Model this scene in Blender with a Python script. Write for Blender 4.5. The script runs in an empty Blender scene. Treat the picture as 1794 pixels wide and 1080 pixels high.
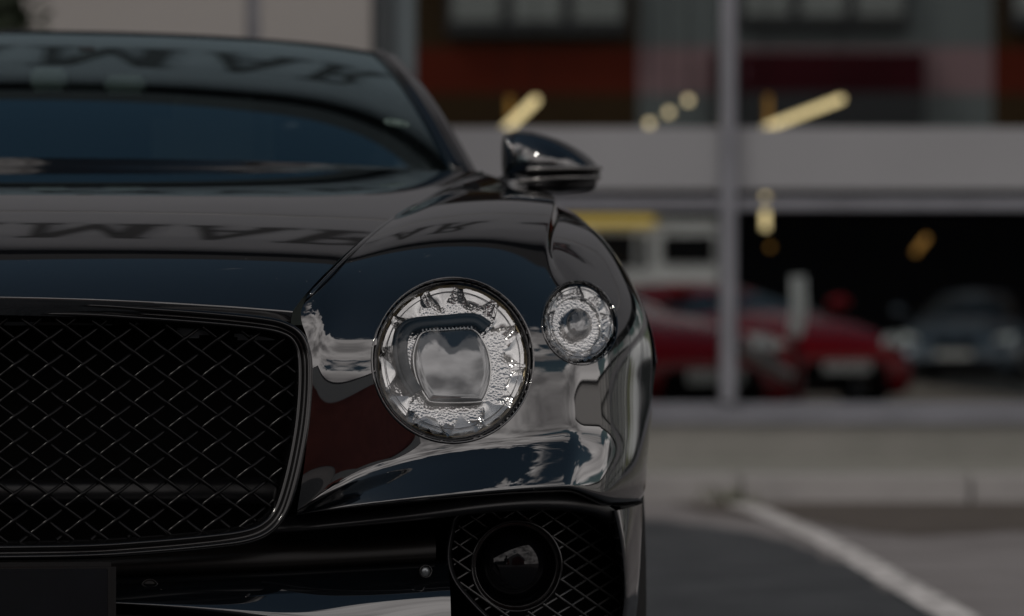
import bpy, bmesh, math, random
import numpy as np
from mathutils import Vector, Matrix
from mathutils.bvhtree import BVHTree
R = math.radians
random.seed(7)
S = bpy.context.scene
COL = S.collection

# ------------------------------------------------------------------ camera, sky, sun, exposure
CAM_H = 0.734
cd = bpy.data.cameras.new('camera'); cam = bpy.data.objects.new('camera', cd); COL.objects.link(cam)
cam.location = (0, 0, CAM_H); cam.rotation_euler = (R(90), 0, 0)
cd.sensor_width = 36; cd.lens = 135; cd.shift_y = 45/1794
cd.clip_start = 0.05; cd.clip_end = 3000
cd.dof.use_dof = True; cd.dof.focus_distance = 4.86; cd.dof.aperture_fstop = 4.5
S.camera = cam
SUN_EL, SUN_AZ = R(50), R(-115)      # azimuth measured from +Y towards +X
sd = bpy.data.lights.new('sun', 'SUN'); sd.energy = 2.2; sd.angle = R(4); sd.color = (1, .95, .88)
sun = bpy.data.objects.new('sun', sd); COL.objects.link(sun)
sdir = Vector((math.sin(SUN_AZ)*math.cos(SUN_EL), math.cos(SUN_AZ)*math.cos(SUN_EL), math.sin(SUN_EL)))
sun.rotation_euler = sdir.to_track_quat('Z', 'Y').to_euler()
W = bpy.data.worlds.new('World'); S.world = W; W.use_nodes = True
nt = W.node_tree; nt.nodes.clear()
def N(t, tree=None, **k):
    n = (tree or nt).nodes.new(t)
    for a, b in k.items(): setattr(n, a, b)
    return n
L = nt.links.new
out = N('ShaderNodeOutputWorld'); bg = N('ShaderNodeBackground'); bg.inputs[1].default_value = 0.08
sky = N('ShaderNodeTexSky', sky_type='NISHITA', sun_disc=False, sun_elevation=SUN_EL, sun_rotation=SUN_AZ)
sky.dust_density = 0.6; sky.ozone_density = 1.6
tc = N('ShaderNodeTexCoord'); sep = N('ShaderNodeSeparateXYZ'); L(tc.outputs['Generated'], sep.inputs[0])
mp = N('ShaderNodeMapping'); mp.inputs['Scale'].default_value = (1.6, 1.6, 2.6); mp.inputs['Location'].default_value = (3.3, 1.2, 0.4)
L(tc.outputs['Generated'], mp.inputs[0])
nz = N('ShaderNodeTexNoise'); nz.inputs['Scale'].default_value = 1.5; nz.inputs['Detail'].default_value = 11; nz.inputs['Roughness'].default_value = .58; nz.inputs['Distortion'].default_value = .25
L(mp.outputs[0], nz.inputs[0])
def M(op, a, b=None, c=None, clamp=False, tree=None):
    n = N('ShaderNodeMath', tree, operation=op, use_clamp=clamp)
    lk = (tree or nt).links.new
    for i, v in enumerate((a, b, c)):
        if v is None: continue
        if isinstance(v, (int, float)): n.inputs[i].default_value = v
        else: lk(v, n.inputs[i])
    return n.outputs[0]
# a bank of cumulus stands opposite the showroom (towards -Y), clear blue overhead
lean = M('MULTIPLY', M('MAXIMUM', M('MINIMUM', M('SUBTRACT', 0.30, sep.outputs['Y']), 0.40), -0.5), 0.27)
lowb = M('MULTIPLY', M('MAXIMUM', M('SUBTRACT', 0.30, sep.outputs['Z']), 0), 0.55)
rise = M('MULTIPLY', M('MAXIMUM', M('SUBTRACT', sep.outputs['Z'], 0.70), 0), -1.2)
dens = M('ADD', M('ADD', M('ADD', M('ADD', nz.outputs['Fac'], 0.03), lowb), lean), rise)
mr = N('ShaderNodeMapRange', interpolation_type='SMOOTHSTEP'); mr.inputs[1].default_value = .485; mr.inputs[2].default_value = .535
L(dens, mr.inputs[0])
nz2 = N('ShaderNodeTexNoise'); nz2.inputs['Scale'].default_value = 3.2; nz2.inputs['Detail'].default_value = 9
mp2 = N('ShaderNodeMapping'); mp2.inputs['Scale'].default_value = (1.2, 1.2, 2.6); mp2.inputs['Location'].default_value = (8.3, 4.2, .9)
L(tc.outputs['Generated'], mp2.inputs[0]); L(mp2.outputs[0], nz2.inputs[0])
cr = N('ShaderNodeValToRGB'); L(nz2.outputs['Fac'], cr.inputs[0])
cr.color_ramp.elements[0].position = .36; cr.color_ramp.elements[0].color = (11, 10.3, 10.2, 1)
cr.color_ramp.elements[1].position = .62; cr.color_ramp.elements[1].color = (38, 35.8, 35, 1)
mix = N('ShaderNodeMix', data_type='RGBA'); L(mr.outputs[0], mix.inputs[0]); skt = N('ShaderNodeMix', data_type='RGBA', blend_type='MULTIPLY'); skt.inputs[0].default_value = 1; skt.inputs[7].default_value = (1.2, 1.18, .95, 1); L(sky.outputs[0], skt.inputs[6]); L(skt.outputs[2], mix.inputs[6]); L(cr.outputs[0], mix.inputs[7])
L(mix.outputs[2], bg.inputs[0]); L(bg.outputs[0], out.inputs[0])
S.view_settings.view_transform = 'Standard'; S.view_settings.look = 'None'
S.view_settings.gamma = 1; S.view_settings.exposure = -1.42
S.render.engine = 'CYCLES'

# ------------------------------------------------------------------ helpers
F_PX, YH, CX = 6727.5, 585.0, 897.0
TH = R(4.5); CO, SI = math.cos(TH), math.sin(TH); X0, Y0 = -0.747, 4.72
def P(x, y, v):
    "measured picture position + depth behind the car's nose -> car coordinates (u across, v back, z up)"
    k = (x-CX)/F_PX
    u = (k*(Y0+v*CO)-X0+v*SI)/(CO-k*SI)
    Y = Y0+u*SI+v*CO
    return (u, v, CAM_H-(y-YH)*Y/F_PX)
def PU(u, y, v):
    Y = Y0+u*SI+v*CO
    return (u, v, CAM_H-(y-YH)*Y/F_PX)
def PW(x, y, Y):
    return Vector(((x-CX)/F_PX*Y, Y, CAM_H-(y-YH)*Y/F_PX))

def tag(o, label=None, cat=None, group=None, kind=None):
    if label: o['label'] = label
    if cat: o['category'] = cat
    if group: o['group'] = group
    if kind: o['kind'] = kind
    return o
def empty(name, loc=(0, 0, 0), rz=0, **k):
    o = bpy.data.objects.new(name, None); COL.objects.link(o); o.location = loc; o.rotation_euler = (0, 0, rz)
    return tag(o, **k)
def link(name, me, mat, parent=None):
    o = bpy.data.objects.new(name, me); COL.objects.link(o)
    if mat is not None:
        for m in (mat if isinstance(mat, (list, tuple)) else [mat]): me.materials.append(m)
    if parent: o.parent = parent
    return o
def mesh(name, vs, fs, mat, parent=None, smooth=True, recalc=True, mi=None):
    me = bpy.data.meshes.new(name); me.from_pydata([tuple(map(float, v)) for v in vs], [], fs)
    if mi:
        me.update(); 
        for p, m in zip(me.polygons, mi): p.material_index = m
    if recalc:
        bm = bmesh.new(); bm.from_mesh(me); bmesh.ops.recalc_face_normals(bm, faces=bm.faces); bm.to_mesh(me); bm.free()
    for p in me.polygons: p.use_smooth = smooth
    return link(name, me, mat, parent)
class MB:
    def __init__(s): s.v = []; s.f = []
    def add(s, vs, fs):
        n = len(s.v); s.v += [tuple(v) for v in vs]; s.f += [tuple(i+n for i in f) for f in fs]; return s
    def box(s, a, b, bev=0):
        (x0, y0, z0), (x1, y1, z1) = a, b
        if not bev:
            return s.add([(x0,y0,z0),(x1,y0,z0),(x1,y1,z0),(x0,y1,z0),(x0,y0,z1),(x1,y0,z1),(x1,y1,z1),(x0,y1,z1)],
                [(0,3,2,1),(4,5,6,7),(0,1,5,4),(1,2,6,5),(2,3,7,6),(3,0,4,7)])
        bm = bmesh.new(); bmesh.ops.create_cube(bm, size=1)
        for w in bm.verts:
            w.co = Vector((x0+(w.co.x+.5)*(x1-x0), y0+(w.co.y+.5)*(y1-y0), z0+(w.co.z+.5)*(z1-z0)))
        bmesh.ops.bevel(bm, geom=bm.edges[:], offset=bev, segments=2, affect='EDGES')
        bm.verts.index_update(); s.add([w.co[:] for w in bm.verts], [[w.index for w in f.verts] for f in bm.faces]); bm.free(); return s
    def tube(s, path, r, n=10, closed=False, flat=None, caps=True):
        path = [Vector(p) for p in path]; m = len(path); rings = []
        up = Vector((0, 0, 1))
        for i, p in enumerate(path):
            a = path[(i-1) % m] if (closed or i > 0) else p; b = path[(i+1) % m] if (closed or i < m-1) else p
            t = (b-a).normalized()
            ref = Vector(flat) if flat else (up if abs(t.z) < .95 else Vector((1, 0, 0)))
            s1 = t.cross(ref).normalized(); s2 = s1.cross(t).normalized()
            rr = r[i] if isinstance(r, (list, tuple)) and not isinstance(r[0], (list, tuple)) and len(r) == m else r
            if callable(rr): rr = rr(i/m)
            ra, rb = (rr if isinstance(rr, (list, tuple)) else (rr, rr))
            rings.append([p+s1*(ra*math.cos(2*math.pi*j/n))+s2*(rb*math.sin(2*math.pi*j/n)) for j in range(n)])
        vs = [q for g in rings for q in g]; fs = []
        for i in range(m if closed else m-1):
            for j in range(n):
                k = (i+1) % m
                fs.append((i*n+j, i*n+(j+1) % n, k*n+(j+1) % n, k*n+j))
        if not closed and caps: fs += [tuple(range(n))[::-1], tuple((m-1)*n+j for j in range(n))]
        return s.add(vs, fs)
    def lathe(s, prof, C, A, n=48, sx=1.0, sy=1.0, ref=(0, 0, 1)):
        "prof: (radius, height along axis A)"
        C = Vector(C); A = Vector(A).normalized(); e1 = A.cross(Vector(ref)).normalized(); e2 = e1.cross(A).normalized()
        vs = []; fs = []
        for r, h in prof:
            for j in range(n):
                a = 2*math.pi*j/n; vs.append(C+A*h+e1*(r*sx*math.cos(a))+e2*(r*sy*math.sin(a)))
        for i in range(len(prof)-1):
            for j in range(n): fs.append((i*n+j, i*n+(j+1) % n, (i+1)*n+(j+1) % n, (i+1)*n+j))
        return s.add(vs, fs)
    def prism(s, pts, axis_vec):
        "extrude a polygon (3D points) along a vector"
        n = len(pts); a = [Vector(p) for p in pts]; d = Vector(axis_vec)
        return s.add(a+[p+d for p in a], [tuple(range(n)), tuple(range(2*n-1, n-1, -1))]+[(i, (i+1) % n, n+(i+1) % n, n+i) for i in range(n)])
    def build(s, name, mat, parent=None, smooth=False, recalc=True): return mesh(name, s.v, s.f, mat, parent, smooth, recalc)

def bsp_basis(n, m):
    "clamped uniform cubic B-spline matrix: m samples over n control points"
    k = 3; kn = [0]*k+list(range(n-k+1))+[n-k]*k; B = np.zeros((m, n))
    for a in range(m):
        t = (n-k)*a/(m-1); t = min(t, n-k-1e-9)
        Nn = [1.0 if kn[i] <= t < kn[i+1] else 0.0 for i in range(len(kn)-1)]
        for d in range(1, k+1):
            for i in range(len(kn)-1-d):
                p = 0 if kn[i+d] == kn[i] else (t-kn[i])/(kn[i+d]-kn[i])*Nn[i]
                q = 0 if kn[i+d+1] == kn[i+1] else (kn[i+d+1]-t)/(kn[i+d+1]-kn[i+1])*Nn[i+1]
                Nn[i] = p+q
        B[a] = Nn[:n]
    return B
def surf(ctrl, m, n):
    c = np.array(ctrl, float)
    return np.einsum('ai,bj,ijk->abk', bsp_basis(c.shape[0], m), bsp_basis(c.shape[1], n), c)
def curve(ctrl, m):
    c = np.array(ctrl, float); return bsp_basis(len(c), m) @ c
def grid_faces(m, n, flip=False):
    fs = []
    for i in range(m-1):
        for j in range(n-1):
            q = (i*n+j, i*n+j+1, (i+1)*n+j+1, (i+1)*n+j); fs.append(q[::-1] if flip else q)
    return fs
def catmull(pts, n=8, closed=True):
    P_ = [Vector(p) for p in pts]; m = len(P_); r = []
    for i in range(m if closed else m-1):
        g = lambda k: P_[k % m] if closed else P_[max(0, min(m-1, k))]
        p0, p1, p2, p3 = g(i-1), g(i), g(i+1), g(i+2)
        for j in range(n):
            t = j/n; r.append(.5*((2*p1)+(p2-p0)*t+(2*p0-5*p1+4*p2-p3)*t*t+(3*p1-p0-3*p2+p3)*t**3))
    if not closed: r.append(P_[-1])
    return r

# ------------------------------------------------------------------ materials
def mat(name, col=(.5, .5, .5), rough=.5, metal=0, ior=1.5, spec=None, noise=None, bump=None, emit=None, coat=0):
    m = bpy.data.materials.new(name); m.use_nodes = True; t = m.node_tree; b = t.nodes['Principled BSDF']
    b.inputs['Base Color'].default_value = (*col, 1); b.inputs['Roughness'].default_value = rough
    b.inputs['Metallic'].default_value = metal; b.inputs['IOR'].default_value = ior
    if coat: b.inputs['Coat Weight'].default_value = coat; b.inputs['Coat Roughness'].default_value = .03
    co = N('ShaderNodeTexCoord', t)
    if noise:      # (scale, contrast, detail): mottles the base colour
        sc, amt, det = noise
        n = N('ShaderNodeTexNoise', t); n.inputs['Scale'].default_value = sc; n.inputs['Detail'].default_value = det; t.links.new(co.outputs['Object'], n.inputs[0])
        r = N('ShaderNodeValToRGB', t); t.links.new(n.outputs['Fac'], r.inputs[0])
        r.color_ramp.elements[0].position = .3; r.color_ramp.elements[1].position = .7
        r.color_ramp.elements[0].color = (*[c*(1-amt) for c in col], 1); r.color_ramp.elements[1].color = (*[min(1, c*(1+amt)) for c in col], 1)
        t.links.new(r.outputs[0], b.inputs['Base Color'])
    if bump:       # (scale, strength, distance)
        n = N('ShaderNodeTexNoise', t); n.inputs['Scale'].default_value = bump[0]; n.inputs['Detail'].default_value = 4; t.links.new(co.outputs['Object'], n.inputs[0])
        q = N('ShaderNodeBump', t); q.inputs['Strength'].default_value = bump[1]; q.inputs['Distance'].default_value = bump[2]
        t.links.new(n.outputs['Fac'], q.inputs['Height']); t.links.new(q.outputs[0], b.inputs['Normal'])
    if emit:
        b.inputs['Emission Color'].default_value = (*emit[0], 1); b.inputs['Emission Strength'].default_value = emit[1]
    return m
def glass(name, tint=(1, 1, 1), ior=1.5, rough=0.0, gl=(1, 1, 1)):
    m = bpy.data.materials.new(name); m.use_nodes = True; t = m.node_tree; t.nodes.clear()
    o = N('ShaderNodeOutputMaterial', t); mx = N('ShaderNodeMixShader', t); a = N('ShaderNodeBsdfTransparent', t); g = N('ShaderNodeBsdfGlossy', t); g.inputs['Color'].default_value = (*gl, 1)
    lw = N('ShaderNodeLayerWeight', t); lw.inputs[0].default_value = .5; f0 = ((ior-1)/(ior+1))**2
    fr = M('ADD', M('MULTIPLY', M('POWER', lw.outputs['Facing'], 5, tree=t), 1-f0, tree=t), f0, tree=t).node; a.inputs[0].default_value = (*tint, 1); g.inputs['Roughness'].default_value = rough
    t.links.new(fr.outputs[0], mx.inputs[0]); t.links.new(a.outputs[0], mx.inputs[1]); t.links.new(g.outputs[0], mx.inputs[2]); t.links.new(mx.outputs[0], o.inputs[0])
    return m
PAINT = mat('black_paint', (.003, .0038, .005), .025, ior=2.35)
def dusty_paint():
    t = PAINT.node_tree; b = t.nodes['Principled BSDF']; co = N('ShaderNodeTexCoord', t)
    v = N('ShaderNodeTexVoronoi', t); v.inputs['Scale'].default_value = 60; t.links.new(co.outputs['Object'], v.inputs[0])
    n = N('ShaderNodeTexNoise', t); n.inputs['Scale'].default_value = 9; t.links.new(co.outputs['Object'], n.inputs[0])
    a = M('LESS_THAN', v.outputs['Distance'], .045, tree=t); w = M('GREATER_THAN', n.outputs['Fac'], .56, tree=t); s = M('MULTIPLY', a, w, tree=t)
    mx = N('ShaderNodeMix', t, data_type='RGBA'); t.links.new(s, mx.inputs[0]); mx.inputs[6].default_value = (.003, .0038, .005, 1); mx.inputs[7].default_value = (.22, .21, .20, 1)
    t.links.new(mx.outputs[2], b.inputs['Base Color'])
dusty_paint()
GLOSS = mat('gloss_black_trim', (.003, .003, .0033), .09, ior=1.6)
SATIN = mat('satin_black_plastic', (.006, .006, .007), .32, bump=(400, .05, .001))
MATTE = mat('matte_black', (.003, .003, .003), .8, ior=1.12)
LOWERM = mat('dark_bumper_plastic', (.006, .0052, .0048), .36, ior=1.32, bump=(60, .03, .002))
WIRE = mat('mesh_wire', (.003, .003, .0035), .24, metal=.0, ior=1.27)
CHROME = mat('dark_chrome', (.42, .41, .40), .06, metal=1)
DCHROME = mat('smoked_chrome', (.10, .10, .105), .08, metal=1)
RUBBER = mat('tyre_rubber', (.01, .01, .01), .8, bump=(120, .3, .003))
LENSGL = glass('headlamp_glass', (.93, .94, .95), 1.6)
WSGL = glass('windscreen_glass', (.40, .48, .46), 2.75, gl=(.72, .94, 1.0))
SIDEGL = glass('side_glass', (.06, .07, .07), 1.9)

# ------------------------------------------------------------------ GROUND AND KERB
FY = 18.8     # showroom front
def two_tone(name, c1, c2, sc, rough=.9, bump=(90, .5, .006), lo=.35, hi=.65, det=8):
    m = mat(name, c1, rough, bump=bump); t = m.node_tree; b = t.nodes['Principled BSDF']
    co = N('ShaderNodeTexCoord', t); n = N('ShaderNodeTexNoise', t); n.inputs['Scale'].default_value = sc; n.inputs['Detail'].default_value = det; n.inputs['Roughness'].default_value = .65
    t.links.new(co.outputs['Object'], n.inputs[0]); r = N('ShaderNodeValToRGB', t); t.links.new(n.outputs['Fac'], r.inputs[0])
    r.color_ramp.elements[0].position = lo; r.color_ramp.elements[1].position = hi
    r.color_ramp.elements[0].color = (*c1, 1); r.color_ramp.elements[1].color = (*c2, 1); t.links.new(r.outputs[0], b.inputs['Base Color'])
    return m
ASPH = two_tone('old_asphalt', (.14, .128, .127), (.215, .202, .202), 1.6)
ASPH2 = two_tone('shadowed_asphalt', (.012, .015, .019), (.056, .060, .067), 3.0, bump=(60, .8, .010), lo=.3, hi=.7)
DIRT = two_tone('dirt', (.055, .044, .036), (.085, .070, .060), 5)
CONC = two_tone('kerb_concrete', (.27, .262, .255), (.34, .328, .32), 2.5)
SLAB = two_tone('pavement_concrete', (.19, .19, .17), (.24, .235, .21), 3)
def sheet(name, pts, z, m, kind='structure', thick=0):
    b = MB(); b.add([(x, y, z) for x, y in pts], [tuple(range(len(pts)))]); o = b.build(name, m); o['kind'] = kind; return o
sheet('ground', [(-400, -400), (400, -400), (400, 600), (-400, 600)], 0, ASPH)
def wavy(pts, amp, n=14, seed=1):
    rd = random.Random(seed); out_ = []
    for i in range(len(pts)):
        a = Vector(pts[i]); b = Vector(pts[(i+1) % len(pts)]); nn = Vector((-(b-a).y, (b-a).x)).normalized()
        for k in range(n):
            out_.append(tuple(a+(b-a)*(k/n)+nn*(rd.uniform(-1, 1)*amp if k else 0)))
    return out_
def g(x, y):      # picture point on the ground plane
    Y = CAM_H*F_PX/(y-YH); return ((x-CX)/F_PX*Y, Y)
shadow_outline = [(-7, 1.0), (3.2, 1.0), (1.95, 8.2), g(1640, 1080), g(1500, 1000), g(1400, 960), g(1330, 938), g(1250, 925), g(1150, 912), (-3, 14.6), (-7, 14.8)]  # outline of a cast shadow, painted as a darker sheet on the asphalt
sheet('asphalt_shadow', wavy(shadow_outline, .03, 6), .004, ASPH2)
sheet('dirt_strip', wavy([g(1170, 882), g(1900, 882), g(1900, 925), g(1790, 932), g(1600, 941), g(1500, 932), g(1430, 918), g(1330, 910), g(1250, 900)], .04, 6, 3), .004, DIRT)
LINE = two_tone('worn_white_paint', (.60, .58, .57), (.16, .15, .15), 9, bump=(120, .4, .003), lo=.46, hi=.62)
cl = [(1290, 886), (1330, 899), (1380, 920), (1440, 948), (1500, 982), (1560, 1018), (1620, 1052), (1690, 1095)]
lp = [Vector(g(x, y)) for x, y in cl]; Lf = []; Rt = []
for i, p in enumerate(lp):
    d = (lp[min(i+1, len(lp)-1)]-lp[max(i-1, 0)]).normalized(); nn = Vector((-d.y, d.x)); w_ = .055
    Lf.append(p+nn*w_); Rt.append(p-nn*w_)
sheet('parking_line', [tuple(q) for q in Lf]+[tuple(q) for q in Rt[::-1]], .009, LINE)
KY = 16.72
b = MB(); 
for i in range(-14, 15): b.box((i*1.0+.006, KY, -.05), (i*1.0+.994, KY+.42, .113), .012)
o = b.build('kerb', CONC); o['kind'] = 'structure'
b = MB(); b.box((-30, KY+.425, -.05), (30, FY+.35, .109)); o = b.build('pavement', SLAB); o['kind'] = 'structure'
# weed at the end of the line
gm = mat('weed_green', (.10, .11, .05), .6)
b = MB(); rd = random.Random(3); gx, gy = g(1290, 882)
for i in range(26):
    a = rd.uniform(0, 6.28); h = rd.uniform(.03, .10); x, y = gx+rd.gauss(0, .05), gy+rd.gauss(-.02, .02); dx, dy = math.cos(a)*h*.5, math.sin(a)*h*.4
    b.add([(x-.006, y, 0.004), (x+.006, y, 0.004), (x+dx+.004, y+dy, h*.7), (x+dx*1.6, y+dy*1.6, h)], [(0, 1, 2), (0, 2, 3)])
tag(b.build('weed', gm), 'small tuft of green weed where the white parking line meets the kerb', 'weed')

# ------------------------------------------------------------------ SHOWROOM FRONT
FRAME = mat('grey_aluminium_frame', (.205, .21, .235), .38, noise=(4, .12, 3))
WHITEP = mat('white_band_panel', (.285, .288, .30), .45, noise=(1.3, .05, 4))
FASC = mat('grey_fascia_panel', (.235, .242, .26), .4, noise=(.8, .05, 3))
DARKT = mat('black_trim', (.01, .01, .011), .4)
PLINTH = two_tone('plinth_render', (.20, .20, .18), (.245, .24, .22), 2.2)
PANE = glass('shop_window_glass', (.72, .74, .74), 1.05)
sh = empty('showroom', (0, FY, 0), label='glass fronted car showroom with grey frames and a white band across the glazing', cat='building')
def loc_box(name, a, c, m, bev=.004, par=sh, o=None):
    o = o or par.location
    q = MB().box((a[0]-o[0], a[1]-o[1], a[2]-o[2]), (c[0]-o[0], c[1]-o[1], c[2]-o[2]), bev); return q.build(name, m, par)
sx = lambda x: (x-CX)/F_PX*FY
sz = lambda y: CAM_H-(y-YH)/F_PX*FY
XL, XR = -14.0, 14.0
loc_box('plinth', (XL, FY-.03, .0), (XR, FY+.25, sz(744)), PLINTH, .01)
loc_box('sill_frame', (XL, FY-.05, sz(744)+.003), (XR, FY+.12, sz(722)), FRAME)
loc_box('sill_frame', (XL, FY-.02, sz(722)+.003), (XR, FY+.12, sz(706)), FRAME)
mx0 = sx(1276)
bays = [mx0+k*2.31 for k in range(-6, 6)]
for x in bays:
    loc_box('mullion', (x-.037, FY-.06, sz(706)+.003), (x+.037, FY+.12, 3.2), FRAME, .006)
bb = [XL]+bays+[XR]
for i in range(len(bb)-1):
    x0, x1 = bb[i]+.040, bb[i+1]-.040
    loc_box('transom', (x0, FY-.045, sz(368)), (x1, FY+.10, sz(348)), FRAME)
    left = bb[i+1] < sx(700)
    loc_box('band_panel', (x0, FY-.02, sz(334)), (x1, FY+.06, sz(224)), WHITEP)
    for z0, z1 in ((sz(705), sz(369)), (sz(347), sz(335)), (sz(223), 3.19)):
        loc_box('window_pane', (x0, FY+.020, z0), (x1, FY+.030, z1), PANE, 0)
# fascia above the glazing with a dark shadow gap, cornice and roof behind
loc_box('fascia_trim', (XL, FY-.10, 3.2), (XR, FY+.12, 3.34), DARKT)
loc_box('fascia', (XL, FY-.08, 3.343), (XR, FY+.12, 9.50), FASC)
loc_box('cornice', (XL, FY-.75, 9.503), (XR, FY+.12, 10.15), DARKT, .02)
loc_box('fascia_ledge', (XL, FY-.12, 5.30), (XR, FY-.083, 5.35), CHROME)
loc_box('roof', (XL, FY+.123, 3.3), (XR, FY+5.5, 3.5), FASC)
for x in [q*(FY+5.36)/FY for q in bays[2:10:2]+[mx0]]: loc_box('rear_column', (x-.06, FY+5.3, 0), (x+.06, FY+5.42, 3.297), FRAME)
# serif lettering
def letter_polys(ch):
    t, th = .22, .10      # thick stem, thin stroke (letter height 1)
    if ch == 'A': return 1.0, [[(.08,0),(.20,0),(.56,1),(.44,1)], [(.70,0),(.94,0),(.56,1),(.42,1)], [(.27,.28),(.75,.28),(.72,.36),(.30,.36)], [(0,0),(.30,0),(.30,.05),(0,.05)], [(.62,0),(1.04,0),(1.04,.05),(.62,.05)]]
    if ch == 'M': return 1.25, [[(.12,0),(.22,0),(.22,1),(.12,1)], [(.12,1),(.36,1),(.68,.2),(.60,.0)], [(.56,.02),(.66,.02),(1.02,1),(.92,1)], [(.92,0),(1.14,0),(1.14,1),(.92,1)], [(0,0),(.34,0),(.34,.05),(0,.05)], [(.82,0),(1.25,0),(1.25,.05),(.82,.05)], [(0,.95),(.3,.95),(.3,1),(0,1)], [(1.0,.95),(1.25,.95),(1.25,1),(1.0,1)]]
    if ch == 'R': 
        bowl = [(.55+.30*math.cos(a), .74+.26*math.sin(a)) for a in [math.pi/2-math.pi*k/12 for k in range(13)]]+[(.55+.13*math.cos(a), .74+.17*math.sin(a)) for a in [-math.pi/2+math.pi*k/12 for k in range(13)]]
        return 1.0, [[(.12,0),(.34,0),(.34,1),(.12,1)], bowl, [(.34,.91),(.55,.91),(.55,1),(.34,1)], [(.34,.48),(.55,.48),(.55,.57),(.34,.57)], [(.44,.5),(.66,.5),(.98,0),(.74,0)], [(0,0),(.46,0),(.46,.05),(0,.05)], [(0,.95),(.34,.95),(.34,1),(0,1)], [(.72,0),(1.06,0),(1.06,.05),(.72,.05)]]
sg = empty('fascia_sign', (-3.28, FY-.14, 6.5), label='large black serif letters on the grey fascia, seen reflected in the windscreen and bonnet', cat='sign')
x = 0; SH = 1.5
for ch in 'AMAR':
    wdt, pol = letter_polys(ch)
    b = MB()
    for k, pl in enumerate(pol): b.prism([((x+px*.80), -.002*k, pz*SH) for px, pz in pl], (0, .05, 0))
    b.build('letter', DARKT, sg); x += wdt*.80+.15

# outlined emblem to the right of the lettering
em = empty('wall_emblem', (2.6, FY-.14, 6.6), label='dark red outlined lozenge emblem right of the black letters on the fascia', cat='sign')
EMR = mat('dark_red_emblem', (.10, .006, .012), .4)
for k_, m_ in ((1.0, DARKT), (.80, EMR), (.5, DARKT)):
    MB().tube([(1.3*k_*a_, 0, .75*k_*b_) for a_, b_ in ((-1, 0), (-.2, .5), (0, 1), (.2, .5), (1, 0), (.2, -.5), (0, -1), (-.2, -.5))], .05, 6, closed=True).build('emblem_outline', m_, em)
# beige wall seen above the car roof, left
BEIGE = mat('beige_render', (.30, .285, .27), .7, noise=(.6, .07, 5))
bw = empty('beige_block', (0, FY, 0), label='pale beige rendered wall block above the roof of the black car', cat='wall')
BZ = 1.95
def bwbox(n, x0, x1, z0, z1, y0, y1, m, bev=.006): MB().box((sx(x0), y0, z0), (sx(x1), y1, z1), bev).build(n, m, bw)
bwbox('wall', -3500, 440, BZ, 3.19, -.30, -.07, BEIGE); bwbox('wall', 462, 655, BZ, 3.19, -.30, -.07, BEIGE)
bwbox('joint_post', 441, 461, BZ, 3.19, -.28, -.08, FRAME)
bwbox('dark_post', 656, 692, BZ, 3.19, -.26, -.07, mat('dark_grey_post', (.045, .055, .06), .5)); bwbox('grey_post', 693, 730, BZ, 3.19, -.24, -.07, mat('slate_post', (.10, .125, .135), .5))

# ------------------------------------------------------------------ BUILDING BEYOND THE GLASS
BY = 66.0
BROWN = mat('brown_cladding', (.045, .028, .014), .7, ior=1.12, noise=(.4, .15, 4)); RUST = mat('rust_red_cladding', (.10, .018, .010), .7, ior=1.12, noise=(.4, .15, 4))
GREYP = mat('grey_cladding', (.13, .15, .15), .6, noise=(.3, .08, 4)); PINK = mat('pink_grey_cladding', (.26, .16, .17), .6, noise=(.3, .08, 4))
MAROON = mat('maroon_board', (.035, .006, .009), .6, ior=1.12, noise=(.5, .3, 4)); WFR = mat('black_window_frame', (.012, .014, .016), .5)
WPANE = mat('pale_window_pane', (.22, .235, .225), .12, noise=(.5, .2, 2)); WDARK = mat('dark_window_lower', (.03, .033, .033), .2)
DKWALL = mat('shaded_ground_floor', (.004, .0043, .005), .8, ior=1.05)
bx_ = empty('brown_building', (0, BY, 0), label='brown and grey clad building with black windows and rust red band, beyond the showroom glass', cat='building')
def bb_(n, x0, y0, x1, y1, m, dep=0.0, th=.3, par=None):
    a = PW(x0, y1, BY+dep); c = PW(x1, y0, BY+dep)
    return MB().box((a.x, dep, a.z), (c.x, dep+th, c.z), .0).build(n, m, par or bx_)
b0 = [(690, 1118, BROWN, RUST), (1118.5, 1262, GREYP, PINK), (1262.5, 1740, GREYP, PINK), (1740.5, 2300, BROWN, RUST)]
for x0, x1, m1, m2 in b0:
    bb_('wall', x0, -260, x1, 83, m1); bb_('wall_band', x0, 83.5, x1, 164, m2); bb_('wall', x0, 164.5, x1, 330, m1)
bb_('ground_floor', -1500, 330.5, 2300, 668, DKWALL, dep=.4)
bb_('notice_board', 1250, 92, 1620, 226, MAROON, dep=-.4)
bb_('notice_band', 1250, 162, 1620, 226, WFR, dep=-.43, th=.02)
for k in range(14):
    x = 1300+k*15
    bb_('notice_lettering', x, 118+random.uniform(0, 3), x+random.uniform(8, 13), 134, mat('faded_pink_lettering', (.12, .05, .065), .6), dep=-.45, th=.04) if k == 0 else None
def win(x0, x1, y0, y1, n):
    f = bb_('window', x0, y0, x1, y1, WFR, dep=-.25, th=.2)
    w = (x1-x0)/n
    for k in range(n):
        bb_('pane', x0+w*k+w*.10, y0+5, x0+w*(k+1)-w*.10, y1-26, WPANE, dep=-.28, th=.04).parent = f
        bb_('lower_pane', x0+w*k+w*.10, y1-25.5, x0+w*(k+1)-w*.10, y1-9, WDARK, dep=-.28, th=.04).parent = f
    f.name = 'window'
win(782, 1100, -60, 62, 3); win(1294, 1592, -60, 52, 3); win(1770, 2050, -60, 50, 3)
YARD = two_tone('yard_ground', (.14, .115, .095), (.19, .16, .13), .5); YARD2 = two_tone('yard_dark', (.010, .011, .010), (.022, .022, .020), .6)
sheet('yard_ground', [(-60, FY+.5), (60, FY+.5), (60, 120), (-60, 120)], .004, YARD2)
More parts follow.
